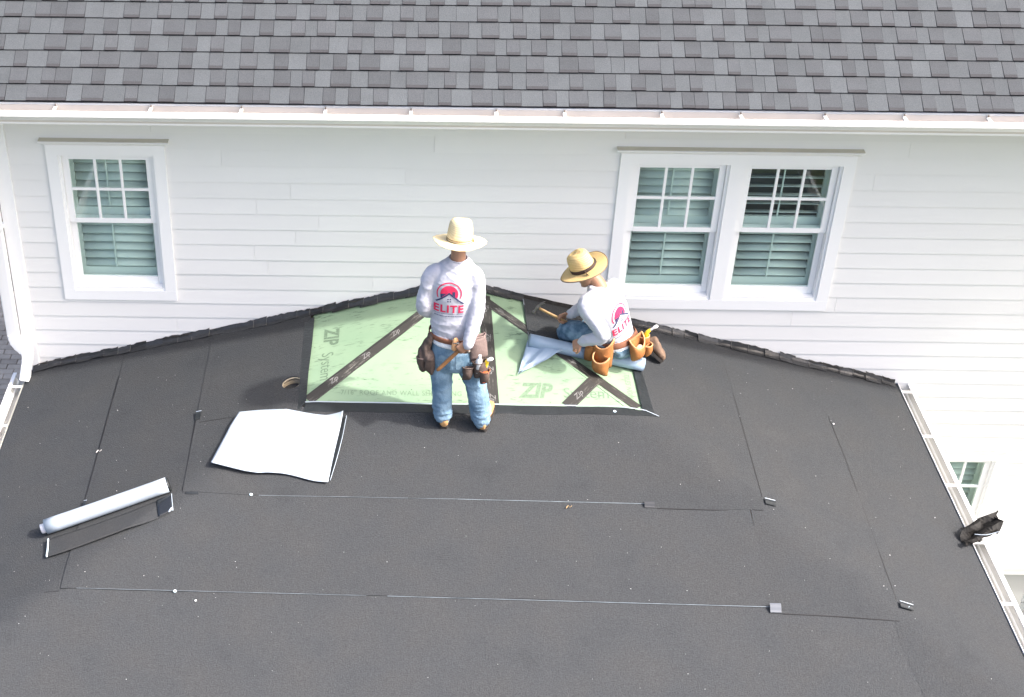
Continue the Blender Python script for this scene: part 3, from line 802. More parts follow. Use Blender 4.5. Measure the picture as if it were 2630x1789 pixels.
# pale release edges on the seams
def strip(p, q, w, h, mat=white_film, nm='release_edge'):
    dx, dy = q[0] - p[0], q[1] - p[1]; L_ = math.hypot(dx, dy); nx, ny = -dy / L_ * w / 2, dx / L_ * w / 2
    drape(nm, [(p[0] - nx, p[1] - ny), (q[0] - nx, q[1] - ny), (q[0] + nx, q[1] + ny), (p[0] + nx, p[1] + ny)], h, mat, lower, .001, cell=0)
pale = M('release_edge_grey', (.15, .175, .195), .5, .4, var=.5, vscale=9)
strip((-.05, -2.1145), (1.31, -2.1295), .004, .0152, pale); strip((-1.5, -2.1085), (-.05, -2.1135), .0022, .0152, pale)
strip((-2.70, -2.889), (-.7, -2.908), .0025, .0122, pale); strip((-.55, -2.9085), (2.07, -2.9445), .0038, .0122, pale)
strip((.528, -.04), (.536, -.60), .008, .0195, pale)
lap_line = M('lap_dark', (.012, .012, .013), .6, .3)  # thin dark line laid along the lap edges
def lap(pts, h):
    for p_, q_ in zip(pts, pts[1:]): strip(p_, q_, .0055, h, lap_line, 'lap_edge')
lap([(2.19, -.30), (2.186, -1.0), (2.168, -2.02)], .0146); lap([(2.982, -.75), (2.986, -1.3), (2.957, -2.84)], .0108)
lap([(1.38, -2.166), (1.8, -2.171), (2.14, -2.164)], .0146); lap([(2.15, -2.994), (2.55, -3.010), (2.93, -3.031)], .0108)
lap([(-2.812, -.40), (-2.808, -1.7), (-2.806, -2.0)], .0103); lap([(-2.06, -1.24), (-2.054, -2.07)], .0158)
lap([(-2.03, -1.278), (-1.76, -1.295)], .0158); lap([(-3.60, -2.934), (-2.82, -2.907)], .0073)
# folded corner flaps at the seam ends
def flap(x, y, w, d, ang, lift, mat, edge=True):
    c, s = math.cos(ang), math.sin(ang); verts = []; n = 5
    for j in range(n):
        for i in range(2):
            u, v = (i - .5) * w, j / (n - 1) * d
            px, py = x + u * c - v * s, y + u * s + v * c
            verts.append((px, py, roofz(px, py) + .019 + lift * math.sin(math.pi * j / (n - 1) * .62) ** 2))
    ff = [(2 * j, 2 * j + 1, 2 * j + 3, 2 * j + 2) for j in range(n - 1)]
    fo = link('corner_flap', pydata(verts, ff), mat, lower)
    md = fo.modifiers.new('t', 'SOLIDIFY'); md.thickness = .003
    if edge:
        e = [verts[-2], verts[-1]]; bm_ = bmesh.new(); tube(bm_, [V(e[0]) + V((0, 0, .003)), V(e[1]) + V((0, 0, .003))], [.003, .003], 6, 1)
        link('white_edge', mesh_of(bm_), white_film, fo)
    return fo
flap(2.215, -2.10, .075, .055, math.radians(-4), .006, membrane_sticky); flap(1.33, -2.165, .075, .04, 0, .02, M('flap_grey', (.035, .037, .042), .5, .4), False)
flap(3.01, -2.93, .09, .05, math.radians(-8), .006, membrane_sticky); flap(2.10, -2.992, .075, .055, 0, .022, M('flap_light', (.12, .13, .15), .5, .4), False)
flap(-2.045, -1.24, .04, .085, 0, .014, membrane_sticky); flap(-1.98, -2.11, .09, .02, 0, .004, membrane_sticky, False)
flap(-2.80, -2.10, .02, .09, math.radians(-3), .01, membrane_sticky)
# plastic cap nails
def cap_nail(x, y, r=.013, mat=cap_blue, h=.019):
    bm_ = bmesh.new(); bmesh.ops.create_cone(bm_, cap_ends=True, segments=14, radius1=r, radius2=r * .8, depth=.004, matrix=Matrix.Translation((x, y, roofz(x, y) + h)))
    link('cap_nail', mesh_of(bm_), mat, lower)
for x, y in [(-1.554, -2.104), (1.155, -1.305), (3.02, -2.905), (-2.017, -2.902)]: cap_nail(x, y)
for x, y in [(3.0, -.855), (-1.867, -2.971)]: cap_nail(x, y, .008, plastic_w, .017)

# step flashing and upturned felt along the wall
up_bm = bmesh.new()
def upstand(sgn):
    xs = [k * .06 for k in range(0, 62)]
    prev = None
    for x in xs:
        X = sgn * min(x, 3.66 if sgn < 0 else 3.80)
        zb_ = roofz(X, 0); zt = zb_ + .044 + .010 * noise.noise(V((X * 5, sgn * 3, 0))) + .005 * noise.noise(V((X * 19, 5, 0)))
        a = up_bm.verts.new((X, -.018, zb_)); b = up_bm.verts.new((X, -.0165, zt)); c = up_bm.verts.new((X, -.012, zt + .001))
        if prev:
            up_bm.faces.new((prev[0], a, b, prev[1])); up_bm.faces.new((prev[1], b, c, prev[2]))
        prev = (a, b, c)
upstand(-1); upstand(1)
link('felt_upstand', mesh_of(up_bm), felt, lower)
def flashing_piece(sgn, k, x, w, rr):
    """bent strip: flange on the roof, leg turned up against the wall, edges curled"""
    n = 7; m_ = 6; verts = []
    lean = rr.uniform(.006, .020); hgt = rr.uniform(.022, .036); fl = rr.uniform(.030, .050); twist = rr.uniform(-.012, .012)
    curl = rr.uniform(0, .006) if rr.random() < .75 else rr.uniform(.008, .018)
    for i in range(m_ + 1):
        t = i / m_; xx = x + sgn * w * t
        for j in range(n):
            s = j / (n - 1)
            if s < .5:
                q = s / .5; yy = -.02 - lean - fl * (1 - q); zz = .010 + .016 * q * q + curl * (1 - q) * (.3 + .7 * (1 - t)) * .6
            else:
                q = (s - .5) / .5; yy = -.02 - lean * (1 - q); zz = .026 + hgt * q + .004 * math.sin(t * 3.1 + k)
                if j == n - 1: zz += rr.uniform(-.006, .006)
            zz += .0055 * (1 - t) + twist * .6 * (t - .5) * (1 - s)
            verts.append((xx, yy, roofz(xx, 0) + zz))
    ff = []
    for i in range(m_):
        for j in range(n - 1): ff.append((i * n + j, i * n + j + 1, (i + 1) * n + j + 1, (i + 1) * n + j))
    o = link('step_flashing', pydata(verts, ff), flash_m, lower)
    md = o.modifiers.new('t', 'SOLIDIFY'); md.thickness = .002; md.offset = 0
    # worn pale lip along the overlapping end
    if rr.random() < .55:
        bm_ = bmesh.new(); tube(bm_, [V(verts[j]) + V((0, -.002, .002)) for j in range(0, n)], [.0022] * n, 5, 1)
        link('worn_lip', mesh_of(bm_), M('worn_edge', (.13, .125, .115), .6, .3, var=.5, vscale=40), o)
    if rr.random() < .3:
        bm_ = bmesh.new(); px = [V((x + sgn * w * t, -.026 - .012 * rr.random(), roofz(x + sgn * w * t, 0) + .046 + .012 * rr.random())) for t in (0, .25, .5, .75, 1)]
        tube(bm_, px, [.003, .007, .004, .006, .002], 6, 2, squash=.3); link('torn_felt_edge', mesh_of(bm_), felt, o)
for sgn, end in ((-1, 3.60), (1, 3.72)):
    rr = random.Random(40 + sgn); x = .02; k = 0
    while x < end:
        w = rr.uniform(.105, .15)
        if not (sgn > 0 and .50 < x < 1.25): flashing_piece(sgn, k, sgn * x, min(w + .03, end + .03 - x), rr)
        x += w; k += 1

# eave gutters of the lower roof
def lower_gutter(xb, xf, inner_mat, ys, y0, y1):
    o = gutter('gutter', gutter_profile(1, xb, xf, 2.85), y1, y0, 'Y', inner_mat)
    o.parent = lower; o.matrix_parent_inverse = Matrix.Translation(lower.location).inverted()
    for y in ys:
        bm_ = bmesh.new(); a, b = sorted((xb, xf)); bx(bm_, a + .004, b - .006, y - .014, y + .014, 2.851, 2.857)
        link('gutter_hanger', mesh_of(bm_), hanger_metal, o)
    return o
lower_gutter(3.782, 3.905, gutter_grey, (-.13, -.74, -1.36, -2.02, -2.66), .0 - .005, -3.85)
lower_gutter(-3.672, -3.810, gutter_grey, (-.24, -.78, -1.4, -2.1), -.03, -3.85)
box('fascia', (3.755, 3.780, -3.76, -.005, 2.70, 2.838), trim, lower); box('fascia', (-3.670, -3.645, -3.76, -.03, 2.70, 2.84), trim, lower)
box('drip_edge', (-3.6855, -3.645, -3.76, -.03, 2.846, 2.862), cap_metal, lower)
box('fascia', (-3.64, 3.75, -3.80, -3.775, 2.70, 2.835), trim, lower)
box('wing_wall', (-3.45, 3.55, -3.5, -3.38, 0, 2.80), stucco, lower); box('wing_wall', (-3.45, -3.33, -3.379, -.005, 0, 2.80), stucco, lower); box('wing_wall', (3.43, 3.55, -3.379, -.05, 0, 2.80), stucco, lower)
box('soffit', (-3.644, 3.754, -3.774, -.03, 2.68, 2.699), trim, lower)

# ------------------------------------------------------------------ loose sheets and rolls on the roof
def coons(top, bottom, left, right, nu, nv):
    """bilinear patch through four polylines given as functions of 0..1"""
    g = []
    for j in range(nv + 1):
        v = j / nv; r = []
        for i in range(nu + 1):
            u = i / nu
            T, Bm, Lf, Rt = top(u), bottom(u), left(v), right(v)
            c = (1 - v) * T + v * Bm + (1 - u) * Lf + u * Rt - ((1 - u) * (1 - v) * top(0) + u * (1 - v) * top(1) + (1 - u) * v * bottom(0) + u * v * bottom(1))
            r.append(c)
        g.append(r)
    return g
def poly(pts):
    P = [V((p[0], p[1])) for p in pts]
    def f(t):
        s = t * (len(P) - 1); k = min(int(s), len(P) - 2); a = s - k
        p0 = P[max(k - 1, 0)]; p1 = P[k]; p2 = P[k + 1]; p3 = P[min(k + 2, len(P) - 1)]
        return .5 * ((2 * p1) + (p2 - p0) * a + (2 * p0 - 5 * p1 + 4 * p2 - p3) * a * a + (3 * p1 - p0 - 3 * p2 + p3) * a ** 3)
    return f
def cloth(name, grid, hfun, mat, mat_under, parent=None, thick=.003):
    nv, nu = len(grid) - 1, len(grid[0]) - 1; verts = []; ff = []
    for j in range(nv + 1):
        for i in range(nu + 1):
            p = grid[j][i]; verts.append((p.x, p.y, roofz(p.x, p.y) + hfun(i / nu, j / nv)))
    for j in range(nv):
        for i in range(nu):
            a = j * (nu + 1) + i; ff.append((a + nu + 1, a + nu + 2, a + 1, a))
    me = pydata(verts, ff, name); me.materials.append(mat); me.materials.append(mat_under)
    o = link(name, me, None, parent, smooth=True)
    md = o.modifiers.new('t', 'SOLIDIFY'); md.thickness = thick; md.offset = -1; md.material_offset = 1; md.material_offset_rim = 1
    return o
top = poly([(-1.711, -1.30), (-1.53, -1.315), (-1.344, -1.345), (-1.12, -1.39), (-.907, -1.405)])
bot = poly([(-1.866, -1.868), (-1.72, -1.905), (-1.581, -1.935), (-1.40, -1.935), (-1.28, -1.945), (-1.12, -1.99), (-.997, -2.01)])
lef = poly([(-1.711, -1.30), (-1.765, -1.463), (-1.82, -1.66), (-1.866, -1.868)])
rig = poly([(-.907, -1.405), (-.945, -1.62), (-.975, -1.82), (-.997, -2.01)])
loose = thing('loose_sheet', (-1.4, -1.65, roofz(-1.4, -1.65) + .02), 'white square of membrane lying film side up beside the standing worker', 'sheet')
def hs(u, v):
    z = .030 + .012 * math.sin(u * 5.2 + 1.0) + .010 * noise.noise(V((u * 2.5, v * 2.5, 7)))
    z += .045 * max(0, u - .82) / .18 * max(0, .25 - v) / .25          # lifted far right corner
    z += .008 * abs(noise.noise(V((u * 3.2 + v * 1.5, v * 1.2 - u, 3)))) - .014 * math.exp(-((u - .52 + .12 * v) / .03) ** 2) * (1 - .6 * v)
    z = max(z, .027)
    z += .012 * (1 - u) ** 6 + .008 * (abs(v - .5) * 2) ** 4
    return z
cloth('film_face', coons(top, bot, lef, rig, 36, 28), hs, white_film, membrane_sticky, loose)
under_l = poly([(-.955, -1.43), (-.985, -1.66), (-1.0, -1.84), (-1.01, -1.99)]); under_r = poly([(-.885, -1.40), (-.91, -1.60), (-.945, -1.80), (-.985, -1.985)])
ut = poly([(-.955, -1.43), (-.92, -1.415), (-.885, -1.40)]); ub = poly([(-1.01, -1.99), (-1.0, -1.99), (-.985, -1.985)])
cloth('folded_edge', coons(ut, ub, under_l, under_r, 6, 20), lambda u, v: .020 + .012 * u, membrane_sticky, membrane_sticky, loose)
bm_ = bmesh.new(); pts = []
for k in range(12):
    p = under_r(k / 11); pts.append((p.x + .002, p.y, roofz(p.x, p.y) + .034))
tube(bm_, pts, [.0028] * 12, 5, 1); link('film_edge', mesh_of(bm_), white_film, loose)
cl = poly([(-1.735, -1.31), (-1.785, -1.42)]); cr_e = poly([(-1.700, -1.30), (-1.745, -1.42)])
cloth('folded_edge', coons(poly([(-1.745, -1.305), (-1.70, -1.30)]), poly([(-1.79, -1.44), (-1.755, -1.44)]), cl if False else poly([(-1.745, -1.305), (-1.79, -1.44)]), poly([(-1.70, -1.30), (-1.755, -1.44)]), 3, 5), lambda u, v: .021, membrane_sticky, membrane_sticky, loose)

def roll_bm(a, b, r, n=28, segs=10):
    bm_ = bmesh.new(); a = V(a); b = V(b); d = (b - a).normalized(); u = d.cross(V((0, 0, 1))).normalized(); w = u.cross(d); rings = []
    for k in range(segs + 1):
        t = k / segs; rr = r * (1 + .012 * noise.noise(V((t * 7, r * 90, 0))))
        rings.append((a.lerp(b, t) - w * (.003 * math.sin(t * math.pi)), u * rr, w * rr))
    rings = [(rings[0][0] + d * .004, u * r * .97, w * r * .97)] + rings if False else rings
    loft(bm_, rings, n); return bm_
def spiral(bm_, c, d, r0, r1, turns, thick=.0016, out=.001):
    u = d.cross(V((0, 0, 1))).normalized(); w = u.cross(d); n = int(turns * 22); prev = None
    for k in range(n + 1):
        a = k / 22 * 2 * math.pi; r = r0 + (r1 - r0) * k / n
        p = c + d * out + (u * math.cos(a) + w * math.sin(a)) * r; q = c + d * out + (u * math.cos(a) + w * math.sin(a)) * (r + thick)
        e = (bm_.verts.new(p), bm_.verts.new(q))
        if prev: bm_.faces.new((prev[0], e[0], e[1], prev[1]))
        prev = e
RA, RB_ = (-3.035, -2.285), (-2.16, -2.05); RR = .056
def at(p, h): return V((p[0], p[1], roofz(p[0], p[1]) + h))
roll = thing('membrane_roll', at(RA, 0), 'white roll of membrane lying on the left slope with a black strip pulled out', 'roll')
a, b = at(RA, .014 + RR), at(RB_, .014 + RR); dd = (b - a).normalized()
link('roll_body', mesh_of(roll_bm(a, b, RR)), white_film, roll, smooth=True)
bm_ = bmesh.new(); spiral(bm_, b, dd, .018, RR * .97, 5); spiral(bm_, a, -dd, .03, RR * .97, 3); link('roll_layers', mesh_of(bm_), membrane_sticky, roll)
bm_ = roll_bm(a - dd * .035 - V((0, 0, .006)), a + dd * .02 - V((0, 0, .006)), .036, 20, 2); link('inner_core', mesh_of(bm_), M('core_white', (.74, .72, .74), .5, .3), roll, smooth=True)
bm_ = roll_bm(b - dd * .004, b + dd * .006, RR * 1.015, 24, 1); link('dark_end', mesh_of(bm_), membrane_sticky, roll, smooth=True)
ft = poly([(-3.01, -2.37), (-2.6, -2.27), (-2.15, -2.13)]); fb = poly([(-2.975, -2.57), (-2.75, -2.52), (-2.5, -2.445), (-2.30, -2.37), (-2.125, -2.275)])
cloth('unrolled_strip', coons(ft, fb, poly([(-3.01, -2.37), (-2.975, -2.57)]), poly([(-2.15, -2.13), (-2.125, -2.275)]), 30, 8),
      lambda u, v: .018 + .010 * v * (1 - abs(u - .45)) + .006 * noise.noise(V((u * 4, v, 2))), membrane, membrane_sticky, roll)
ft2 = poly([(-2.235, -2.16), (-2.13, -2.125)]); fb2 = poly([(-2.20, -2.315), (-2.105, -2.262)])
cloth('adhesive_band', coons(ft2, fb2, poly([(-2.235, -2.16), (-2.20, -2.315)]), poly([(-2.13, -2.125), (-2.105, -2.262)]), 6, 8), lambda u, v: .030 + .004 * u, M('adhesive_black', (.012, .014, .017), .25, .6), membrane_sticky, roll)
bm_ = bmesh.new(); tube(bm_, [at((-2.128, -2.13), .04), at((-2.115, -2.2), .036), at((-2.103, -2.265), .034)], [.003, .003, .004], 6, 3); link('film_edge', mesh_of(bm_), white_film, roll)
bm_ = bmesh.new(); tube(bm_, [at((-2.112, -2.25), .036), at((-2.13, -2.275), .034)], [.011, .006], 6, 1); link('film_curl', mesh_of(bm_), white_film, roll)
bm_ = bmesh.new(); tube(bm_, [at((-3.0, -2.385), .035), at((-2.985, -2.48), .03), at((-2.975, -2.565), .026)], [.006, .006, .007], 6, 3); link('film_edge', mesh_of(bm_), M('film_edge_blue', (.55, .66, .72), .4, .4), roll)

roll2 = thing('film_roll', at((.98, -.66), 0), 'pale blue film-backed membrane roll under the kneeling worker', 'roll')
a, b = at((.533, -.672), .070), at((1.452, -.704), .070); dd = (b - a).normalized()
link('roll_body', mesh_of(roll_bm(a, b, .054)), blue_film, roll2, smooth=True)
bm_ = bmesh.new(); spiral(bm_, b, dd, .012, .053, 4); spiral(bm_, a, -dd, .012, .053, 4); link('roll_layers', mesh_of(bm_), membrane_sticky, roll2)
bm_ = bmesh.new(); verts = []
def film_tri(u, v):
    A, Bp, T = V((.522, -.66)), V((.80, -.735)), V((.437, -.965))
    p = A.lerp(Bp, u); p = p.lerp(T, v * (1 - .12 * math.sin(u * math.pi)))
    return p
g = [[film_tri(i / 14, j / 14) for i in range(15)] for j in range(15)]
cloth('loose_film', g, lambda u, v: .024 + .030 * (1 - v) * (1 - v) +   .012 * math.sin(u * 11 + v * 2) * (1 - v) * v * 2.4 + .012 * noise.noise(V((u * 6, v * 4, 1))), blue_film, blue_film, roll2, .0012)

# torn black scrap over the right gutter
scrap = thing('membrane_scrap', (3.74, -2.02, roofz(3.74, -2.02)), 'crumpled black membrane scrap sticking out over the right gutter', 'scrap')
verts = []; ff = []; nu, nv = 12, 8; rr = random.Random(3)
for j in range(nv + 1):
    for i in range(nu + 1):
        u, v = i / nu, j / nv
        p = V((3.70, -1.955, 2.905)).lerp(V((4.03, -1.80, 2.985)), u).lerp(V((3.70, -2.13, 2.90)).lerp(V((3.96, -2.02, 2.955)), u), v)
        nz = noise.noise_vector(V((u * 4.2, v * 4.2, 2.2)))
        p += nz * .026 + V((0, 0, .022 * math.sin(v * 9 + u * 3)))
        if i == nu: p += V((rr.uniform(-.04, .015), rr.uniform(-.02, .02), 0))
        if j == nv: p += V((0, rr.uniform(-.01, .035) + .05 * u, 0))
        verts.append(p)
for j in range(nv):
    for i in range(nu):
        a_ = j * (nu + 1) + i; ff.append((a_, a_ + 1, a_ + nu + 2, a_ + nu + 1))
so = link('crumpled_sheet', pydata(verts, ff), M('scrap_black', (.010, .009, .0085), .6, .2, var=.5, vscale=30, bump=.3, bscale=60), scrap)
md = so.modifiers.new('t', 'SOLIDIFY'); md.thickness = .003
bm_ = bmesh.new(); tube(bm_, [(3.78, -2.03, 2.945), (3.86, -2.045, 2.955), (3.95, -2.03, 2.975)], [.003, .004, .002], 5, 3); link('white_tear', mesh_of(bm_), white_film, scrap)

# scattered grit and offcuts
bm_ = bmesh.new(); rr = random.Random(11)
for k in range(260):
    x = rr.uniform(-3.55, 3.65); y = rr.uniform(-3.6, -.15)
    if -1.25 < x < 1.45 and y > -1.36: continue
    if -1.9 < x < -.88 and -2.03 < y < -1.28: continue
    s = rr.choice((.002, .0025, .003, .004)) * rr.uniform(.7, 1.2)
    if rr.random() < .03: s *= 2
    mt = Matrix.Translation((x, y, roofz(x, y) + .0195)) @ Matrix.Rotation(rr.uniform(0, 6.28), 4, 'Z') @ Matrix.Diagonal((s * rr.uniform(1, 2), s, .002, 1))
    bmesh.ops.create_cube(bm_, size=1.0, matrix=mt)
grit = link('grit', mesh_of(bm_, 'grit'), M('grit', (.30, .30, .30), .8, .2, island=.6)); tag(grit, 'pale grit and specks scattered over the black membrane', 'debris', kind='stuff')
for k, (x, y, lab) in enumerate([(.745, -2.175, 'small tan leaf scrap on the black membrane below the kneeling worker'), (-2.80, -1.42, 'small twisted pale scrap on the left slope above the white roll')]):
    bm_ = bmesh.new(); tube(bm_, [at((x - .018, y - .008), .022), at((x - .004, y + .006), .030), at((x + .006, y - .002), .022), at((x + .02, y + .004), .028)], [.005, .008, .003, .006], 6, 3, squash=.4)
    o = link('litter_scrap', mesh_of(bm_), M('litter_tan' if k == 0 else 'litter_pale', (.45, .32, .18) if k == 0 else (.5, .48, .46), .8, .2)); tag(o, lab, 'scrap')

# ------------------------------------------------------------------ people
def folds(scale, amp, fine=.0012, seed=0.0, ridge=2.0):
    def f(co, n):
        p = V((co.x * scale[0], co.y * scale[1], co.z * scale[2])) + V((seed, seed * 2, 0))
        w = noise.noise_vector(p * .5); q = p + w * .9
        r = (1 - abs(noise.noise(q))) ** ridge
        return amp * (r - .45) + fine * noise.noise(co * 60)
    return f

def hand(bm, W, d, nrm, thumb_side, curl=(.5, .7, .5), ln=.074, spread=.02):
    d = V(d).normalized(); nrm = V(nrm); nrm = (nrm - d * nrm.dot(d)).normalized(); s = d.cross(nrm) * thumb_side
    W = V(W)
    loft(bm, [(W - d * .02, s * .027, nrm * .021), (W + d * .01, s * .030, nrm * .019), (W + d * .045, s * .041, nrm * .017), (W + d * .082, s * .042, nrm * .014), (W + d * .092, s * .036, nrm * .010)], 16)
    for k, (off, sc) in enumerate(((.031, .93), (.0105, 1.03), (-.0105, .97), (-.031, .78))):
        base = W + d * .080 + s * off; p = base; ang = 0.06 * k; pts = [base - d * .012, base]; dirv = d
        for seg, cu in zip((.042, .026, .021), curl):
            ang += cu * (1 + .08 * k); dirv = d * math.cos(ang) + nrm * math.sin(ang); p = p + dirv * seg * sc; pts.append(p)
        tube(bm, pts, [.0095, .0095, .009, .0082, .0068], 8, 2)
    b0 = W + d * .022 + s * .030; t1 = b0 + d * .028 + s * .026 + nrm * .012; t2 = t1 + d * .028 + s * .004 + nrm * .018; t3 = t2 + d * .02 - s * .008 + nrm * .012
    tube(bm, [b0 - s * .012, t1, t2, t3], [.014, .0125, .0105, .008], 8, 2)

def head(bm, C, f, u, size=1.0):
    """C centre of head, f facing direction, u up"""
    f = V(f).normalized(); u = V(u); u = (u - f * u.dot(f)).normalized(); s = f.cross(u); C = V(C)
    def P(a, b, c): return C + (s * a + f * b + u * c) * size
    rings = []
    for (c, hw, hd, fo) in ((-.118, .022, .022, .055), (-.108, .040, .040, .045), (-.085, .055, .062, .026), (-.05, .064, .080, .010), (-.01, .070, .090, 0), (.03, .073, .094, -.004), (.065, .068, .086, -.006), (.095, .050, .064, -.006), (.112, .026, .034, -.005)):
        rings.append((P(0, fo, c), s * hw * size, f * hd * size))
    loft(bm, rings, 22)
    tube(bm, [P(0, .082, .012), P(0, .100, -.018), P(0, .112, -.032), P(0, .094, -.040)], [.010 * size, .012 * size, .014 * size, .010 * size], 8, 2)   # nose
    tube(bm, [P(-.034, .080, .022), P(0, .092, .022), P(.034, .080, .022)], [.009, .010, .009], 8, 2)     # brow
    tube(bm, [P(-.022, .088, -.062), P(0, .097, -.062), P(.022, .088, -.062)], [.006, .008, .006], 8, 2)   # lips
    tube(bm, [P(-.018, .075, -.098), P(.018, .075, -.098)], [.016, .016], 8, 1)
    for e in (-1, 1):
        loft(bm, [(P(e * .066, -.004, -.005), (f * .012 + u * .004), u * .022), (P(e * .080, -.010, -.002), (f * .017), u * .030), (P(e * .086, -.014, 0), f * .012, u * .024)], 12)
    return P

def eyes_mouth(P, person, sizes=1.0):
    ew = M('eye_white', (.7, .68, .66), .3, .5); ed = M('eye_dark', (.02, .015, .012), .25, .5)
    for e in (-1, 1):
        bm_ = bmesh.new(); bmesh.ops.create_uvsphere(bm_, u_segments=10, v_segments=8, radius=.0115, matrix=Matrix.Translation(P(e * .030, .0835, 0)))
        eo = link('eye', mesh_of(bm_), ew, person, smooth=True)
        bm_ = bmesh.new(); bmesh.ops.create_uvsphere(bm_, u_segments=8, v_segments=6, radius=.0062, matrix=Matrix.Translation(P(e * .030, .0905, 0)))
        link('iris', mesh_of(bm_), ed, eo, smooth=True)
        bm_ = bmesh.new(); tube(bm_, [P(e * .015, .0955, .024), P(e * .031, .092, .029), P(e * .047, .082, .024)], [.003, .0042, .003], 6, 2); link('eyebrow', mesh_of(bm_), hair_m, person)

def straw_hat(person, loc, normal, facing, mat, R=.185, ch=.125, edge=None, band=None, curlL=.02, tw=0.0, ragged_edge=0.0, ribbon=None):
    n = V(normal).normalized(); f = V(facing); f = (f - n * f.dot(n)).normalized(); s = f.cross(n)
    B_ = Matrix(((s.x, f.x, n.x, loc[0]), (s.y, f.y, n.y, loc[1]), (s.z, f.z, n.z, loc[2]), (0, 0, 0, 1)))
    bm_ = bmesh.new(); N_ = 48; rings = []
    prof = []
    for k in range(9):
        t = k / 8; prof.append((t, 'brim'))
    def brimp(t, a):
        r0x, r0y = .088, .103; c, s_ = math.cos(a), math.sin(a)
        rx = r0x + (R * .98 - r0x) * t; ry = r0y + (R * 1.04 - r0y) * t
        z = -.010 * t + curlL * (t ** 2) * (abs(c) ** 2) - .010 * t * t * (abs(s_) ** 2) + .006 * t * noise.noise(V((c * 1.6, s_ * 1.6, tw)))
        e = ragged_edge * t ** 8 * noise.noise(V((a * 14, tw, 0)))
        return V(((rx + e) * c, (ry + e) * s_, z))
    outer = []
    for k in range(8, -1, -1): outer.append([bm_.verts.new(brimp(k / 8, 2 * math.pi * i / N_)) for i in range(N_)])
    crown = [(.015, 1.0), (.035, .985), (.06, .955), (.085, .91), (.105, .83), (.118, .68), (.122, .45), (.1205, .2)]
    for (z, sc) in crown:
        ring = []
        for i in range(N_):
            a = 2 * math.pi * i / N_; c, s_ = math.cos(a), math.sin(a)
            zz = z * ch / .122; q = z / .122
            pinch = 1 - .10 * max(0, q - .35) * (max(0, s_) ** 2) * 2
            dent = -.016 * (1 - sc) * (1 - c * c) if q > .9 else 0
            wv = 1 + .018 * noise.noise(V((c * 2, s_ * 2, z * 30 + tw)))
            ring.append(bm_.verts.new((.088 * sc * c * pinch * wv, .103 * sc * s_ * wv, zz + dent + .012 * s_ * -q * .5)))
        outer.append(ring)
    for A, Bq in zip(outer, outer[1:]):
        for i in range(N_): bm_.faces.new((A[i], A[(i + 1) % N_], Bq[(i + 1) % N_], Bq[i]))
    bm_.faces.new(outer[-1])
    h = link('hat', mesh_of(bm_), mat, person, B_, smooth=True)
    md = h.modifiers.new('t', 'SOLIDIFY'); md.thickness = .003; md.offset = 1
    def ringtube(nm, z, sc, r, m2, sub=40):
        b2 = bmesh.new(); P_ = []
        for i in range(sub + 1):
            a = 2 * math.pi * i / sub; P_.append((.088 * sc * math.cos(a), .103 * sc * math.sin(a), z))
        tube(b2, P_, [r] * (sub + 1), 6, 1, caps=False); return link(nm, mesh_of(b2), m2, h, smooth=True)
    if band:
        b2 = bmesh.new(); A = []
        for (z, sc) in ((.004, 1.07), (.008, 1.075), (.030, 1.06), (.033, 1.045)):
            A.append([b2.verts.new((.088 * sc * math.cos(2 * math.pi * i / 40), .103 * sc * math.sin(2 * math.pi * i / 40), z)) for i in range(40)])
        for p_, q_ in zip(A, A[1:]):
            for i in range(40): b2.faces.new((p_[i], p_[(i + 1) % 40], q_[(i + 1) % 40], q_[i]))
        link('hat_band', mesh_of(b2), band, h, smooth=True)
        b2 = bmesh.new(); tube(b2, [(-.070, -.075, .02), (-.088, -.095, .010), (-.098, -.125, .004)], [.008, .010, .003], 6, 2, squash=.4); link('band_tail', mesh_of(b2), band, h)
    else:
        ringtube('hat_cord', .020, 1.035, .0032, hat_cord_m); ringtube('hat_cord', .006, 1.045, .0028, hat_cord_m)
        b2 = bmesh.new(); tube(b2, [(.085, -.03, .030), (.092, -.032, .018), (.094, -.034, .006)], [.005, .006, .004], 6, 2); link('cord_knot', mesh_of(b2), hat_cord_m, h)
    if edge:
        b2 = bmesh.new(); tube(b2, [brimp(1.0, 2 * math.pi * i / 48) for i in range(49)], [.0045] * 49, 6, 1, caps=False); link('brim_edging', mesh_of(b2), edge, h, smooth=True)
    if ribbon:   # frayed straw tuft on the crown
        b2 = bmesh.new(); rr_ = random.Random(5)
        for k in range(9):
            a = rr_.uniform(0, 6.28); x, y = .02 * math.cos(a), -.03 + .02 * math.sin(a)
            tube(b2, [(x, y, .105), (x * 1.5 + rr_.uniform(-.01, .01), y * 1.2, .125), (x * 2.2 + rr_.uniform(-.02, .02), y * 1.4 + rr_.uniform(-.015, .015), .132 + rr_.uniform(0, .02))], [.004, .0045, .0015], 4, 2, squash=.3)
        link('frayed_straw', mesh_of(b2), mat, h)
    return h

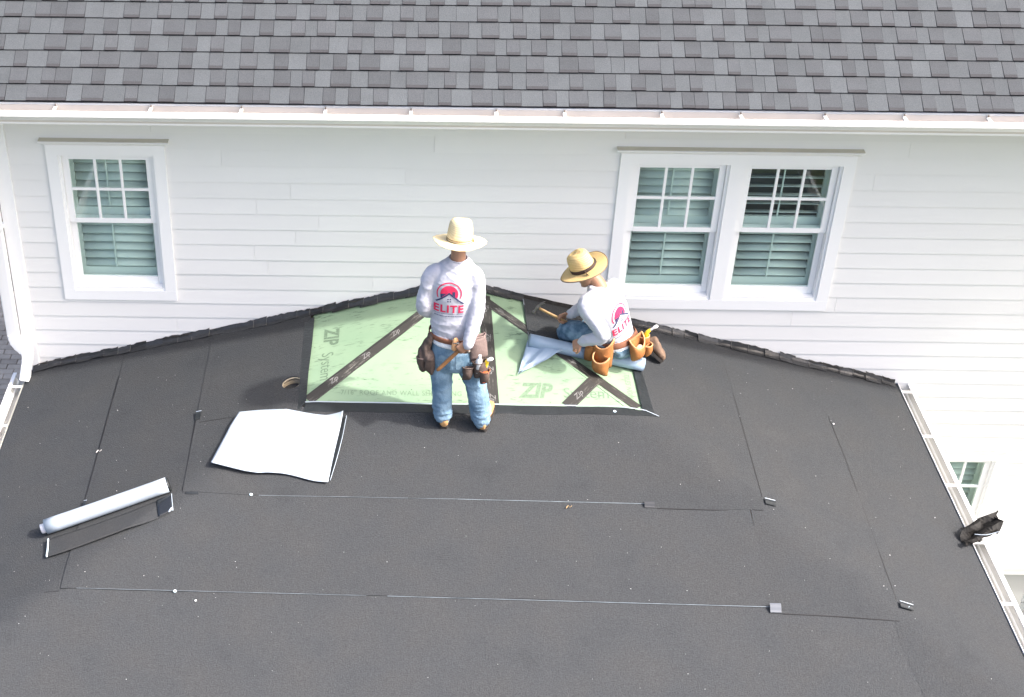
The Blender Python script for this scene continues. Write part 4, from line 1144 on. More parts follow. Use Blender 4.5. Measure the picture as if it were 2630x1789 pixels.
def pouch(name, person, top, side, out, down, mat, rim=None, taper=.8, n=12, m_=7, sag=.0, bottom=.35, rimr=.0055, crumple=0.0, seed=0):
    """open leather pocket: back panel plus bulging front, lip left open at the top"""
    top, side, out, down = V(top), V(side), V(out), V(down); bm_ = bmesh.new(); G = []
    for j in range(m_ + 1):
        s = j / m_; wsc = 1 - (1 - taper) * s; dsc = (1 - s ** 3 * (1 - bottom)) * (1 + .12 * math.sin(s * math.pi))
        row = []
        for i in range(n + 1):
            a = math.pi * i / n
            p = top + side * math.cos(a) * wsc + out * (abs(math.sin(a)) ** .8) * dsc + down * s
            p -= down * .42 * (1 - math.sin(a)) * sag * (1 - s) ** 2
            if crumple: p += noise.noise_vector(p * 22 + V((seed, 0, 0))) * crumple
            row.append(bm_.verts.new(p))
        G.append(row)
    for j in range(m_):
        for i in range(n): bm_.faces.new((G[j][i], G[j][i + 1], G[j + 1][i + 1], G[j + 1][i]))
        bm_.faces.new((G[j][n], G[j][0], G[j + 1][0], G[j + 1][n]))
    bm_.faces.new(G[m_])
    lip = [v.co.copy() for v in G[0]]
    o = link(name, mesh_of(bm_), mat, person, smooth=True)
    md = o.modifiers.new('t', 'SOLIDIFY'); md.thickness = .005; md.offset = -1
    if rim:
        b2 = bmesh.new(); tube(b2, lip, [rimr] * len(lip), 6, 2); link('pocket_rim', mesh_of(b2), rim, o, smooth=True)
    return o

def back_print(shirt, person_name, C, right, upv, outv, S=1.0):
    """printed emblem projected on the shirt: arc, sun disc, roof line, chimney, windows, lettering"""
    dg = bpy.context.evaluated_depsgraph_get(); me = shirt.data
    bvh = BVHTree.FromPolygons([v.co.copy() for v in me.vertices], [tuple(p.vertices) for p in me.polygons])
    C = V(C); right = V(right).normalized(); outv = V(outv).normalized(); upv = V(upv); upv = (upv - outv * upv.dot(outv)).normalized(); right = upv.cross(outv) if upv.cross(outv).dot(right) > 0 else outv.cross(upv)
    def put(nm, bm_, mat, lift):
        bmesh.ops.triangulate(bm_, faces=bm_.faces[:])
        for _ in range(5):
            e = [x for x in bm_.edges if x.calc_length() > .012]
            if not e: break
            bmesh.ops.subdivide_edges(bm_, edges=e, cuts=1); bmesh.ops.triangulate(bm_, faces=bm_.faces[:])
        bad = []
        for v in bm_.verts:
            o_ = C + right * v.co.x * S + upv * v.co.y * S + outv * .28
            hit = bvh.ray_cast(o_, -outv, .6)
            if hit[0] is None: bad.append(v)
            else: v.co = hit[0] + outv * lift
        if bad: bmesh.ops.delete(bm_, geom=bad, context='VERTS')
        for f in bm_.faces:
            if f.normal.dot(outv) < 0: f.normal_flip()
        me2 = bpy.data.meshes.new(nm); bm_.to_mesh(me2); bm_.free()
        link(nm, me2, mat, shirt, smooth=False)
    def P(*polys):
        b = bmesh.new()
        for pl in polys: b.faces.new([b.verts.new((x, y, 0)) for x, y in pl])
        return b
    def arc(r0, r1, a0, a1, n=36, cx=0, cy=0):
        out = []
        for k in range(n):
            a = math.radians(a0 + (a1 - a0) * k / n); b = math.radians(a0 + (a1 - a0) * (k + 1) / n)
            out.append([(cx + r0 * math.cos(a), cy + r0 * math.sin(a)), (cx + r1 * math.cos(a), cy + r1 * math.sin(a)), (cx + r1 * math.cos(b), cy + r1 * math.sin(b)), (cx + r0 * math.cos(b), cy + r0 * math.sin(b))])
        return out
    put('print_arc', P(*arc(.0815, .0895, -24, 204)), print_red, .0030)
    # sun disc above the roof line: y > apex - |x|*.8
    def roofline(x): return .012 - abs(x) * .80
    cols = []
    n = 30
    for k in range(n):
        x0 = -.064 + .128 * k / n; x1 = -.064 + .128 * (k + 1) / n
        y0, y1 = math.sqrt(max(0, .064 ** 2 - x0 * x0)), math.sqrt(max(0, .064 ** 2 - x1 * x1))
        b0, b1 = max(roofline(x0), -y0), max(roofline(x1), -y1)
        if y0 - b0 > .001 or y1 - b1 > .001: cols.append([(x0, min(b0, y0)), (x1, min(b1, y1)), (x1, y1), (x0, y0 + 1e-4)])
    put('print_sun', P(*cols), print_red, .0030)
    # roof chevron, wing and chimney
    th = .016
    put('print_roof', P([(0, .012), (-.098, -.066), (-.088, -.071), (0, -.004)], [(0, .012), (.0, -.004), (.094, -.079), (.110, -.078)],
                        [(-.063, -.002), (-.018, .004), (-.060, -.034)], [(.022, -.0045), (.022, .018), (.042, .020), (.042, -.020)]), print_navy, .0042)
    sq = []
    for dx in (-.012, .004):
        for dy in (-.046, -.064): sq.append([(dx, dy), (dx + .009, dy), (dx + .009, dy + .010), (dx, dy + .010)])
    put('print_window', P(*sq), print_navy, .0036)
    tm = text_mesh('ELITE', .082, .0026, .0, 1.16); b = bmesh.new(); b.from_mesh(tm)
    xs = [v.co.x for v in b.verts]; w = max(xs) - min(xs); cx = (max(xs) + min(xs)) / 2
    for v in b.verts: v.co = ((v.co.x - cx) * .212 / w, -.152 + v.co.y * 1.05, 0)
    bmesh.ops.remove_doubles(b, verts=b.verts[:], dist=1e-5)
    put('print_lettering', b, print_red, .0032)
    rr_ = random.Random(9); dashes = []
    for yy, h_, x0, x1 in ((-.166, .0045, -.104, .106), (-.185, .008, -.100, .104)):
        x = x0
        while x < x1:
            w_ = rr_.uniform(.004, .009); dashes.append([(x, yy - h_ / 2), (min(x + w_, x1), yy - h_ / 2), (min(x + w_, x1), yy + h_ / 2), (x, yy + h_ / 2)]); x += w_ + rr_.uniform(.002, .004)
    put('print_small_lines', P(*dashes), print_grey, .0030)

def hammer(name, grip, tip_dir, head_dir, wood, label, L1, L2, hl=.12):
    """grip point; handle runs L1 towards the head along tip_dir and L2 behind"""
    g = V(grip); d = V(tip_dir).normalized(); hd = V(head_dir); hd = (hd - d * hd.dot(d)).normalized(); s = d.cross(hd)
    t = thing(name, tuple(g), label, 'hammer')
    bm_ = bmesh.new(); tube(bm_, [g - d * L2, g - d * L2 * .5, g, g + d * L1 * .6, g + d * L1], [.014, .0155, .0145, .011, .011], 10, 3, squash=.75, side=hd)
    link('handle', mesh_of(bm_), wood, t, smooth=True)
    bm_ = bmesh.new(); e = g + d * L1
    loft(bm_, [(e + hd * .062, d * .016, s * .016), (e + hd * .048, d * .016, s * .016), (e + hd * .044, d * .011, s * .011), (e + hd * .022, d * .012, s * .012), (e, d * .017, s * .014), (e - hd * .02, d * .014, s * .012)], 12)
    for q in (-1, 1):
        tube(bm_, [e - hd * .012 + s * q * .004, e - hd * .045 + s * q * .008 - d * .004, e - hd * .075 + s * q * .012 - d * .022], [.010, .008, .003], 8, 3, squash=.6)
    link('hammer_head', mesh_of(bm_), steel, t, smooth=True)
    return t

def boot(person, heel, toe, upv, mat, name='boot', h=.13, w=.048):
    heel, toe, upv = V(heel), V(toe), V(upv).normalized(); d = (toe - heel); L_ = d.length; d = d.normalized(); s = d.cross(upv).normalized(); u = s.cross(d)
    bm_ = bmesh.new()
    rings = []
    for t, hw, hh in ((0, .022, .024), (.04, .031, .034), (.2, .034, .040), (.4, .038, .044), (.62, .046, .036), (.82, .045, .029), (.95, .034, .022), (1.0, .018, .012)):
        rings.append((heel + d * L_ * t + u * (hh + .02), s * hw, u * hh))
    loft(bm_, rings, 16, p=2.4)
    tube(bm_, [heel + d * L_ * .24 + u * .05, heel + d * L_ * .22 + u * .09, heel + d * L_ * .20 + u * h * .85], [.036, .034, .032], 14, 2)
    me = remesh(bm_, .008, 3, folds((14, 14, 20), .004), 'boot')
    o = link(name, me, mat, person)
    b2 = bmesh.new(); outl = []
    for t, hw in ((0, .022), (.05, .034), (.2, .038), (.4, .036), (.6, .046), (.8, .046), (.94, .034), (1.02, .012)): outl.append((t, hw))
    up_, lo_ = [], []
    for t, hw in outl: up_.append(heel + d * L_ * t + s * hw)
    for t, hw in outl[::-1]: up_.append(heel + d * L_ * t - s * hw)
    va = [b2.verts.new(p + u * .022) for p in up_]; vb = [b2.verts.new(p) for p in up_]
    b2.faces.new(va); b2.faces.new(vb[::-1])
    for i in range(len(va)): b2.faces.new((va[i], vb[i], vb[(i + 1) % len(va)], va[(i + 1) % len(va)]))
    link('sole', mesh_of(b2), sole_m, o)
    return o

# ---- standing worker, back to us ------------------------------------------------
P1 = thing('person', (0, -1.47, roofz(0, -1.47)), 'worker standing with his back turned in grey printed shirt, jeans and pale straw hat', 'person')
bm = bmesh.new()
HC = V((-.085, -1.345, 4.995))
Ph = head(bm, HC, (0.05, 1, -.18), (0, .15, 1))
tube(bm, [(-.09, -1.39, 4.80), (-.088, -1.385, 4.88), (-.086, -1.36, 4.95)], [.060, .053, .052], 16, 3)
loft(bm, [(V((-.10, -1.40, z_)), V((hx, 0, 0)), V((0, hy, 0))) for z_, hx, hy in ((4.05, .12, .08), (4.15, .135, .09), (4.30, .125, .085), (4.50, .13, .09), (4.66, .15, .095), (4.77, .14, .08), (4.84, .07, .06))], 20)
JL = dict(sh=(-.268, -1.40, 4.765), el=(-.325, -1.43, 4.50), wr=(-.255, -1.26, 4.34)); JR = dict(sh=(.035, -1.405, 4.765), el=(.050, -1.490, 4.50), wr=(.000, -1.602, 4.300))
for J in (JL, JR): tube(bm, [J['sh'], J['el'], J['wr']], [.045, .040, .028], 12, 4)
LL = [(-.172, -1.41, 4.10), (-.168, -1.425, 3.80), (-.146, -1.45, 3.50)]; LR = [(-.02, -1.41, 4.10), (.082, -1.43, 3.81), (.132, -1.475, 3.50)]
for Lg in (LL, LR): tube(bm, Lg, [.065, .050, .036], 12, 4)
tube(bm, [(-.146, -1.45, 3.50), (-.146, -1.42, 3.47), (-.146, -1.33, 3.475)], [.035, .034, .025], 10, 2); tube(bm, [(.132, -1.475, 3.50), (.145, -1.44, 3.47), (.185, -1.36, 3.475)], [.035, .034, .025], 10, 2)
hand(bm, JR['wr'], (-.66, -.06, -.62), (.05, 1, .0), 1, (.75, 1.0, .8))
hand(bm, JL['wr'], (.25, .9, -.1), (.6, -.1, -.7), 1, (.5, .7, .5))
body = link('body', remesh(bm, .0055, 3, None, 'body'), skin, P1)
eyes_mouth(Ph, P1)
bm = bmesh.new(); loft(bm, [(Ph(0, -.012, c), (Ph(1, 0, 0) - Ph(0, 0, 0)) * a_, (Ph(0, 1, 0) - Ph(0, 0, 0)) * b_) for c, a_, b_ in ((-.045, .058, .072), (-.02, .070, .086), (.03, .077, .098), (.07, .072, .090), (.10, .052, .066), (.118, .02, .03))], 20)
link('hair', remesh(bm, .008, 2, folds((60, 60, 20), .004), 'hair'), hair_m, P1)
# shirt
bm = bmesh.new()
loft(bm, [(V((cx, yy, z_)), V((hx, 0, tl)), V((0, hy, 0))) for z_, cx, yy, hx, hy, tl in ((4.262, -.098, -1.405, .156, .112, -.012), (4.285, -.098, -1.405, .170, .122, -.012), (4.36, -.10, -1.405, .168, .122, -.006), (4.48, -.110, -1.40, .160, .120, 0), (4.60, -.116, -1.398, .164, .124, 0), (4.70, -.118, -1.395, .168, .118, 0), (4.775, -.112, -1.39, .158, .102, 0), (4.828, -.100, -1.388, .118, .084, 0), (4.858, -.088, -1.385, .086, .072, 0), (4.872, -.087, -1.383, .070, .064, 0))], 28, p=2.3)
tube(bm, [(-.215, -1.40, 4.775), (-.270, -1.405, 4.735), (-.300, -1.42, 4.62), (-.318, -1.432, 4.50), (-.295, -1.35, 4.41), (-.262, -1.275, 4.355)], [.062, .065, .060, .057, .050, .044], 16, 4)
tube(bm, [(-.02, -1.40, 4.775), (.036, -1.41, 4.735), (.052, -1.435, 4.62), (.052, -1.488, 4.50), (.028, -1.545, 4.395), (.003, -1.596, 4.312)], [.062, .065, .060, .056, .050, .043], 16, 4)
sh_a = folds((6, 6, 9), .010, .001, 1.7); sh_b = folds((13, 13, 17), .0035, .0006, 7.7, 3.0)
def sh_f(co, n): return sh_a(co, n) + sh_b(co, n)
def shirt_disp(co, n):
    k = 1.0
    if co.y < -1.46 and 4.40 < co.z < 4.72 and -.27 < co.x < .0: k = .28
    if co.z < 4.42 and co.x < .0: k = max(k, .9)
    return sh_f(co, n) * k
shirt1 = link('shirt', remesh(bm, .0075, 5, shirt_disp, 'shirt'), shirt_m, P1)
tag(shirt1, 'grey long-sleeved shirt with red and navy print on the back')
back_print(shirt1, 'P1', (-.146, -1.5, 4.655), (1, 0, 0), (0, .12, 1), (0, -1, .05), 1.0)
bm = bmesh.new(); tube(bm, [(-.087 + .066 * math.cos(a_ * math.pi / 12), -1.382 + .066 * math.sin(a_ * math.pi / 12), 4.874) for a_ in range(25)], [.006] * 25, 6, 1, caps=False); link('collar', mesh_of(bm), shirt_m, shirt1, smooth=True)
for J, q in ((JR, (.003, -1.596, 4.312)), (JL, (-.262, -1.275, 4.355))):
    bm = bmesh.new(); dd = (V(J['wr']) - V(J['el'])).normalized(); c = V(q); tube(bm, [c - dd * .01, c + dd * .012, c + dd * .034], [.045, .041, .038], 14, 2); link('cuff', mesh_of(bm), shirt_m, shirt1, smooth=True)
# undershirt tail, jeans
bm = bmesh.new(); loft(bm, [(V((-.10, -1.408, 4.30)), V((.158, 0, -.01)), V((0, .112, 0))), (V((-.10, -1.41, 4.25)), V((.162, 0, -.015)), V((0, .117, 0))), (V((-.10, -1.415, 4.195)), V((.163, 0, -.022)), V((0, .122, 0))), (V((-.10, -1.415, 4.180)), V((.15, 0, -.022)), V((0, .11, 0)))], 24, p=2.3)
link('undershirt', remesh(bm, .008, 2, folds((14, 14, 16), .006), 'undershirt'), under_m, P1)
bm = bmesh.new()
loft(bm, [(V((-.10, -1.41, 4.235)), V((.140, 0, -.015)), V((0, .098, 0))), (V((-.10, -1.412, 4.19)), V((.155, 0, -.01)), V((0, .113, 0))), (V((-.10, -1.418, 4.10)), V((.164, 0, 0)), V((0, .122, 0))), (V((-.097, -1.42, 4.02)), V((.164, 0, 0)), V((0, .118, 0))), (V((-.095, -1.415, 3.965)), V((.145, 0, 0)), V((0, .095, 0)))], 26, p=2.3)
tube(bm, [(-.172, -1.412, 4.06), (-.178, -1.418, 3.93), (-.170, -1.425, 3.80), (-.165, -1.437, 3.66), (-.158, -1.446, 3.57), (-.150, -1.450, 3.515)], [.088, .083, .077, .073, .069, .058], 18, 4)
tube(bm, [(-.03, -1.412, 4.06), (.035, -1.42, 3.93), (.083, -1.43, 3.80), (.112, -1.45, 3.66), (.127, -1.465, 3.57), (.136, -1.477, 3.505)], [.086, .083, .078, .076, .073, .062], 18, 4)
jf = folds((7, 7, 11), .008, .001, 4.2); jf2a = folds((6, 6, 26), .016, .001, 9.1); jf2b = folds((20, 20, 30), .006, .001, 2.1, 3.0)
def jf2(co, n): return jf2a(co, n) + jf2b(co, n)
def jdisp(co, n):
    t = max(0, min(1, (3.80 - co.z) / .22)); return jf(co, n) * (1 - t) + (jf2(co, n) * .8 + .4 * jf(co, n)) * t
j1 = link('jeans', remesh(bm, .0075, 4, jdisp, 'jeans'), jeans_m, P1)
for (x, tl) in ((-.165, 0), (-.035, 0)):    # back pockets
    dgm = j1.data; bvh = BVHTree.FromPolygons([v.co.copy() for v in dgm.vertices], [tuple(p.vertices) for p in dgm.polygons])
    bm = bmesh.new(); G = []
    for j in range(6):
        row = []
        for i in range(6):
            px_, pz_ = x + (i / 5 - .5) * .098 * (1 - .1 * j / 5), 4.135 - j / 5 * .11 - (.018 * (1 - abs(i / 5 - .5) * 2) if j == 5 else 0)
            hit = bvh.ray_cast(V((px_, -1.9, pz_)), V((0, 1, 0)))
            row.append(bm.verts.new((hit[0] if hit[0] else V((px_, -1.53, pz_))) + V((0, -.003, 0))))
        G.append(row)
    for j in range(5):
        for i in range(5): bm.faces.new((G[j][i], G[j][i + 1], G[j + 1][i + 1], G[j + 1][i]))
    po = link('back_pocket', mesh_of(bm), jeans_d, j1, smooth=True)
boot(P1, (-.147, -1.492, roofz(0, -1.49) + .016), (-.150, -1.225, roofz(0, -1.225) + .018), (0, .22, 1), boot_tan)
boot(P1, (.140, -1.515, roofz(0, -1.515) + .016), (.218, -1.262, roofz(0, -1.26) + .018), (0, .22, 1), boot_tan)
straw_hat(P1, (-.082, -1.375, 5.012), (.05, .24, 1), (0, 1, 0), straw_pale, .190, .158, None, None, .014, 1.3, .012, True)
# tool belt
belt = []
bm = bmesh.new(); A = []
for (dz, sc) in ((-.022, 1.0), (-.02, 1.02), (.02, 1.02), (.022, 1.0)):
    A.append([bm.verts.new((-.10 + .178 * sc * math.cos(2 * math.pi * i / 40), -1.408 + .131 * sc * math.sin(2 * math.pi * i / 40), 4.256 + dz - .016 * math.cos(2 * math.pi * i / 40))) for i in range(40)])
for p_, q_ in zip(A, A[1:] + A[:1]):
    for i in range(40): bm.faces.new((p_[i], p_[(i + 1) % 40], q_[(i + 1) % 40], q_[i]))
tb = link('tool_belt', mesh_of(bm), leather_belt, P1, smooth=True)
# left pouch: dark, sagging, seen from behind
bm = bmesh.new()
tube(bm, [(-.262, -1.45, 4.262), (-.285, -1.455, 4.20), (-.302, -1.455, 4.13), (-.312, -1.455, 4.08)], [.030, .040, .052, .062], 14, 4, squash=.55, side=(0, -1, 0))
tube(bm, [(-.315, -1.445, 4.12), (-.330, -1.45, 4.06), (-.318, -1.452, 3.985)], [.052, .050, .040], 14, 4, squash=.75, side=(0, -1, 0))
tube(bm, [(-.272, -1.475, 4.10), (-.268, -1.480, 4.03), (-.258, -1.478, 3.955)], [.050, .052, .038], 14, 4, squash=.7, side=(0, -1, 0))
bag1 = link('tool_pouch', remesh(bm, .007, 2, folds((16, 16, 7), .022, .0015, 5.5, 1.6), 'tool_pouch'), leather_dark, P1)
pouch('pouch_pocket', P1, (-.330, -1.475, 4.085), (.030, -.018, 0), (-.018, -.026, 0), (.008, 0, -.10), leather_dark, leather_mauve, .8, crumple=.006, seed=5, rimr=.004)
# right pouch: worn hip panel with pockets below
pouch('hip_panel', P1, (.062, -1.455, 4.275), (.062, .042, -.01), (.024, -.036, 0), (.030, -.012, -.20), leather_mauve, leather_mauve, 1.05, crumple=.004, seed=4)
pouch('tool_pouch', P1, (.085, -1.50, 4.085), (.052, .022, 0), (.026, -.052, 0), (.022, -.010, -.14), leather_dark, leather_dark, .9, crumple=.006, seed=6)
pouch('tool_pouch', P1, (.128, -1.530, 4.02), (.038, .016, 0), (.016, -.046, 0), (.006, -.004, -.115), leather_dark, leather_belt, .85, crumple=.004, seed=9)
pouch('tool_pouch', P1, (.012, -1.525, 4.045), (.042, .0, 0), (-.004, -.040, 0), (-.008, -.004, -.115), leather_dark, leather_dark, .75, crumple=.010, seed=7)
# things carried in the pouch
bt = thing('water_bottle', (.085, -1.535, 4.0), 'clear bottle with white cap in the standing worker\'s right pouch', 'bottle')
bm = bmesh.new(); loft(bm, [(V((.085, -1.535, 4.00)), V((.024, 0, 0)), V((0, .024, 0))), (V((.086, -1.537, 4.085)), V((.026, 0, 0)), V((0, .026, 0))), (V((.088, -1.54, 4.11)), V((.022, 0, 0)), V((0, .022, 0))), (V((.089, -1.54, 4.125)), V((.010, 0, 0)), V((0, .010, 0)))], 16); link('bottle_body', mesh_of(bm), bottle_m, bt, smooth=True)
bm = bmesh.new(); loft(bm, [(V((.0895, -1.54, 4.122)), V((.012, 0, 0)), V((0, .012, 0))), (V((.092, -1.541, 4.152)), V((.011, 0, 0)), V((0, .011, 0)))], 12); link('bottle_cap', mesh_of(bm), plastic_w, bt)
yt = thing('chalk_tool', (.135, -1.52, 4.02), 'yellow tool with white tip in the standing worker\'s right pouch', 'tool')
bm = bmesh.new(); tube(bm, [(.125, -1.525, 4.00), (.142, -1.53, 4.075), (.150, -1.532, 4.105)], [.016, .017, .012], 10, 3, squash=.7); link('yellow_body', mesh_of(bm), plastic_y, yt, smooth=True)
bm = bmesh.new(); tube(bm, [(.152, -1.533, 4.105), (.178, -1.536, 4.118)], [.013, .015], 10, 1); link('white_tip', mesh_of(bm), plastic_w, yt, smooth=True)
oc = thing('chalk_line', (.135, -1.562, 3.97), 'orange tool inside the standing worker\'s lower right pocket', 'tool')
bm = bmesh.new(); tube(bm, [(.115, -1.558, 4.00), (.150, -1.560, 4.008)], [.014, .015], 8, 2); tube(bm, [(.128, -1.560, 3.93), (.132, -1.560, 4.0)], [.014, .015], 8, 1); link('orange_grip', mesh_of(bm), plastic_o, oc, smooth=True)
bm = bmesh.new(); tube(bm, [(-.088, -1.565, 4.30), (-.094, -1.575, 4.262), (-.098, -1.580, 4.232)], [.020, .024, .022], 12, 3, squash=.6, side=(1, 0, 0)); link('hammer_loop', mesh_of(bm), leather_edge, P1, smooth=True)
hammer('hammer', (-.060, -1.592, 4.232), (.40, .02, .46), (1, -.05, .1), wood_handle, 'brown handled hammer held behind the standing worker\'s hip', .035, .23)

# ---- kneeling worker ------------------------------------------------------------
P2 = thing('person', (1.2, -.62, roofz(1.2, -.62)), 'worker kneeling on the right slope hammering, in white printed shirt and gold straw hat', 'person')
F = V((-.75, .66, 0)).normalized(); Lf = V((-.66, -.75, 0)).normalized()      # facing, his left
PEL = V((1.215, -.665, 3.735)); CH = V((1.085, -.70, 4.06)); SHC = V((1.055, -.715, 4.185)); NK = V((1.015, -.69, 4.265))
UPT = (SHC - PEL).normalized()
bm = bmesh.new()
HC2 = V((.935, -.655, 4.335)); hf = V((-.74, .42, -.52)); hu = V((-.46, .30, .82))
Pk = head(bm, HC2, hf, hu)
tube(bm, [SHC + V((-.01, 0, .03)), NK, V((.958, -.665, 4.31))], [.062, .054, .052], 16, 3)
def torso_rings(rows):
    out = []
    for t, hw, hd, fo in rows:
        c = PEL.lerp(SHC, t) + F * fo; out.append((c, Lf * hw, (F - UPT * F.dot(UPT)).normalized() * hd))
    return out
loft(bm, torso_rings(((-.15, .12, .09, 0), (.0, .14, .10, 0), (.3, .13, .09, -.005), (.6, .14, .095, -.01), (.85, .15, .09, -.005), (1.0, .12, .07, 0))), 20)
A2L = [(.928, -.862, 4.165), (1.062, -.955, 3.945), (.925, -.880, 3.835)]; A2R = [(1.175, -.575, 4.155), (1.03, -.49, 3.94), (.862, -.525, 3.855)]
for A_ in (A2L, A2R): tube(bm, A_, [.045, .040, .028], 12, 4)
K2L = [(1.14, -.765, 3.725), (.835, -.545, 3.70), (1.22, -.52, 3.56)]; K2R = [(1.27, -.60, 3.70), (1.0, -.37, 3.64), (1.40, -.44, 3.50)]
for K in (K2L, K2R): tube(bm, K, [.065, .050, .036], 12, 5)
hand(bm, A2R[2], (-.85, .05, -.35), (.1, -.85, -.5), 1, (1.0, 1.1, .8))
hand(bm, A2L[2], (-.75, .30, -.58), (.45, .45, -.75), 1, (.75, .9, .7))
body2 = link('body', remesh(bm, .0055, 3, None, 'body'), skin, P2)
eyes_mouth(Pk, P2)
bm = bmesh.new(); loft(bm, [(Pk(0, -.014, c), (Pk(1, 0, 0) - Pk(0, 0, 0)) * a_, (Pk(0, 1, 0) - Pk(0, 0, 0)) * b_) for c, a_, b_ in ((-.045, .056, .070), (-.02, .068, .084), (.03, .076, .096), (.07, .070, .088), (.10, .05, .064), (.118, .02, .03))], 20)
link('hair', remesh(bm, .008, 2, folds((60, 60, 20), .004), 'hair'), hair_m, P2)
bm = bmesh.new()
loft(bm, torso_rings(((.03, .145, .105, 0), (.08, .168, .125, 0), (.25, .166, .122, -.01), (.45, .165, .120, -.018), (.65, .172, .120, -.02), (.82, .178, .112, -.014), (.95, .160, .092, -.004), (1.06, .105, .078, .008), (1.12, .076, .068, .020), (1.14, .066, .062, .024))), 28, p=2.3)
def lp(a, b, t): return tuple(V(a).lerp(V(b), t))
tube(bm, [tuple(SHC + Lf * .10 + V((0, 0, -.015))), (.925, -.862, 4.145), lp(A2L[0], A2L[1], .5), A2L[1], lp(A2L[1], A2L[2], .55), lp(A2L[1], A2L[2], .95)], [.068, .070, .063, .060, .050, .042], 16, 4)
tube(bm, [tuple(SHC - Lf * .10 + V((0, 0, -.015))), (1.172, -.575, 4.135), lp(A2R[0], A2R[1], .5), A2R[1], lp(A2R[1], A2R[2], .55), lp(A2R[1], A2R[2], .92)], [.068, .070, .063, .058, .050, .042], 16, 4)
sf2a = folds((7, 7, 9), .010, .001, 3.3); sf2b = folds((13, 13, 17), .0035, .0006, 2.2, 3.0)
def sf2(co, n): return sf2a(co, n) + sf2b(co, n)
bdir = (-F * .9 + V((0, 0, .25))).normalized()
def sd2(co, n): return sf2(co, n) * (.25 if n.dot(bdir) > .55 else 1)
shirt2 = link('shirt', remesh(bm, .0075, 5, sd2, 'shirt'), shirt_w, P2)
tag(shirt2, 'white long-sleeved shirt with red and navy print on the back')
bc = PEL.lerp(SHC, .60) - F * .11
back_print(shirt2, 'P2', bc + Lf * .03 - UPT * .01 + V((0, 0, .04)), -Lf, UPT, (-F + V((0, 0, .32)) + Lf * .15), .98)
for A_ in (A2L, A2R):
    bm = bmesh.new(); dd = (V(A_[2]) - V(A_[1])).normalized(); c = V(lp(A_[1], A_[2], .93)); tube(bm, [c - dd * .012, c + dd * .008, c + dd * .026], [.044, .041, .037], 14, 2); link('cuff', mesh_of(bm), shirt_w, shirt2, smooth=True)
bm = bmesh.new()
loft(bm, torso_rings(((-.32, .11, .085, -.02), (-.22, .158, .125, -.02), (-.08, .172, .132, -.012), (.04, .160, .118, 0), (.10, .142, .10, 0))), 26, p=2.3)
tube(bm, [(1.16, -.75, 3.72), (1.0, -.655, 3.735), (.868, -.560, 3.725), (.838, -.525, 3.665)], [.092, .090, .084, .074], 18, 4)
tube(bm, [(.842, -.53, 3.655), (.98, -.525, 3.615), (1.12, -.52, 3.585), (1.22, -.515, 3.555)], [.066, .066, .058, .048], 16, 3)
tube(bm, [(1.25, -.61, 3.70), (1.12, -.48, 3.68), (1.02, -.385, 3.635)], [.092, .082, .072], 18, 4)
tube(bm, [(1.02, -.385, 3.62), (1.18, -.41, 3.575), (1.32, -.43, 3.545), (1.43, -.455, 3.515)], [.068, .066, .060, .056], 16, 3)
link('jeans', remesh(bm, .0075, 4, folds((11, 11, 14), .014, .001, 6.1), 'jeans'), jeans_d, P2)
bm = bmesh.new(); loft(bm, torso_rings(((-.10, .176, .136, -.012), (-.03, .176, .134, -.01), (.06, .168, .124, -.004), (.08, .15, .11, 0))), 24, p=2.3); link('undershirt', remesh(bm, .009, 2, folds((14, 14, 16), .006), 'undershirt'), under_m, P2)
# boots: toes on the roof, soles facing back
rn = V((.2535, 0, 1)).normalized()
boot(P2, (1.47, -.46, 3.535), (1.625, -.545, 3.415), (-.35, .30, .55), boot_brown, h=.11)
boot(P2, (1.26, -.50, 3.56), (1.40, -.50, 3.455), (-.5, .0, .6), boot_brown, h=.10)
straw_hat(P2, (.905, -.672, 4.372), (-.50, .07, .87), (-.75, .66, -.3), straw_gold, .190, .145, straw_edge, hat_band_m, .020, 4.1)
# tool belt with open tan pouches
bm = bmesh.new(); rngs = torso_rings(((-.02, .186, .142, -.012), (.0, .189, .145, -.012), (.085, .186, .140, -.008), (.10, .182, .137, -.006)))
loft(bm, rngs, 32, caps=False, p=2.3); tb2 = link('tool_belt', mesh_of(bm), leather_belt, P2, smooth=True)
sd = -F                                         # towards his back
p0 = PEL + Lf * .16 + V((0, 0, -.005))
pouch('tool_pouch', P2, PEL + Lf * .165 + sd * .005 + V((0, 0, .030)), sd * .085 + V((0, 0, .0)), Lf * .070 + V((0, 0, -.02)), (0.0, -.035, -.165), leather_tan, leather_edge, .86, sag=1.0, rimr=.0065)
pouch('tool_pouch', P2, PEL + Lf * .245 + sd * .045 + V((0, 0, -.065)), sd * .068, Lf * .070, (0.0, -.012, -.115), leather_tan, leather_edge, .88, sag=.8, rimr=.0065)
pouch('tool_pouch', P2, PEL + Lf * .20 - sd * .085 + V((0, 0, -.01)), sd * .050 + V((0, 0, .01)), Lf * .040, (-.02, -.02, -.13), leather_tan, leather_tan, .8, crumple=.006, seed=3)
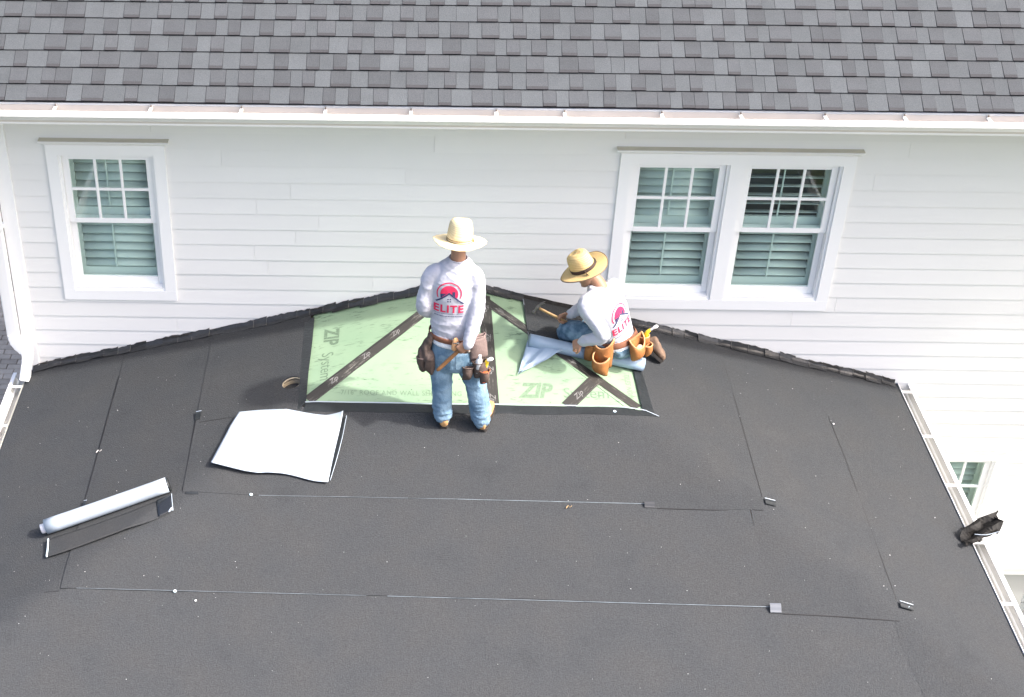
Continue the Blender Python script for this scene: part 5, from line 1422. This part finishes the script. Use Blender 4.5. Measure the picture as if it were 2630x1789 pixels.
pouch('tool_pouch', P2, PEL - Lf * .03 + sd * .165 + V((0, 0, .020)), -Lf * .085, sd * .070 + Lf * .02 + V((0, 0, -.02)), (.02, -.012, -.13), leather_tan, leather_edge, .85, sag=.9, rimr=.006)
pouch('tool_pouch', P2, PEL - Lf * .135 + sd * .155 + V((0, 0, .030)), -Lf * .045, sd * .055, (.015, -.005, -.13), leather_tan, leather_edge, .85, rimr=.005)
pouch('tool_pouch', P2, PEL - Lf * .105 + sd * .225 + V((0, 0, -.015)), -Lf * .040, sd * .040, (.012, -.005, -.10), leather_tan, leather_edge, .85, rimr=.005)
yt2 = thing('chalk_tool', tuple(PEL - Lf * .13 + sd * .17), 'yellow tool with white end in the kneeling worker\'s hip pouch', 'tool')
q = PEL - Lf * .135 + sd * .185
bm = bmesh.new(); tube(bm, [q + V((0, 0, -.03)), q + V((.004, 0, .055)), q + V((.03, .004, .085))], [.017, .018, .013], 10, 3, squash=.7); link('yellow_body', mesh_of(bm), plastic_y, yt2, smooth=True)
bm = bmesh.new(); tube(bm, [q + V((.032, .004, .084)), q + V((.058, .006, .105))], [.010, .010], 10, 1); link('grey_neck', mesh_of(bm), bottle_m, yt2, smooth=True)
bm = bmesh.new(); tube(bm, [q + V((.060, .006, .106)), q + V((.078, .008, .118))], [.014, .014], 10, 1); link('white_tip', mesh_of(bm), plastic_w, yt2, smooth=True)
bag = thing('nail_bag', tuple(PEL - Lf * .03 + sd * .2), 'cream bundle inside the kneeling worker\'s back pouch', 'bag')
bm = bmesh.new(); bmesh.ops.create_icosphere(bm, subdivisions=3, radius=.036, matrix=Matrix.Translation(PEL - Lf * .035 + sd * .205 + V((0, 0, -.035))))
for v in bm.verts: v.co += noise.noise_vector(v.co * 30) * .008
link('bundle', mesh_of(bm), M('bag_cream', (.72, .58, .40), .8, .2), bag, smooth=True)
hammer('hammer', tuple(V(A2R[2]) + V((-.078, -.012, -.042))), (-.88, .08, .46), (-.2, .1, -.95), wood_light, 'pale wooden hammer raised in the kneeling worker\'s hand', .21, .06)
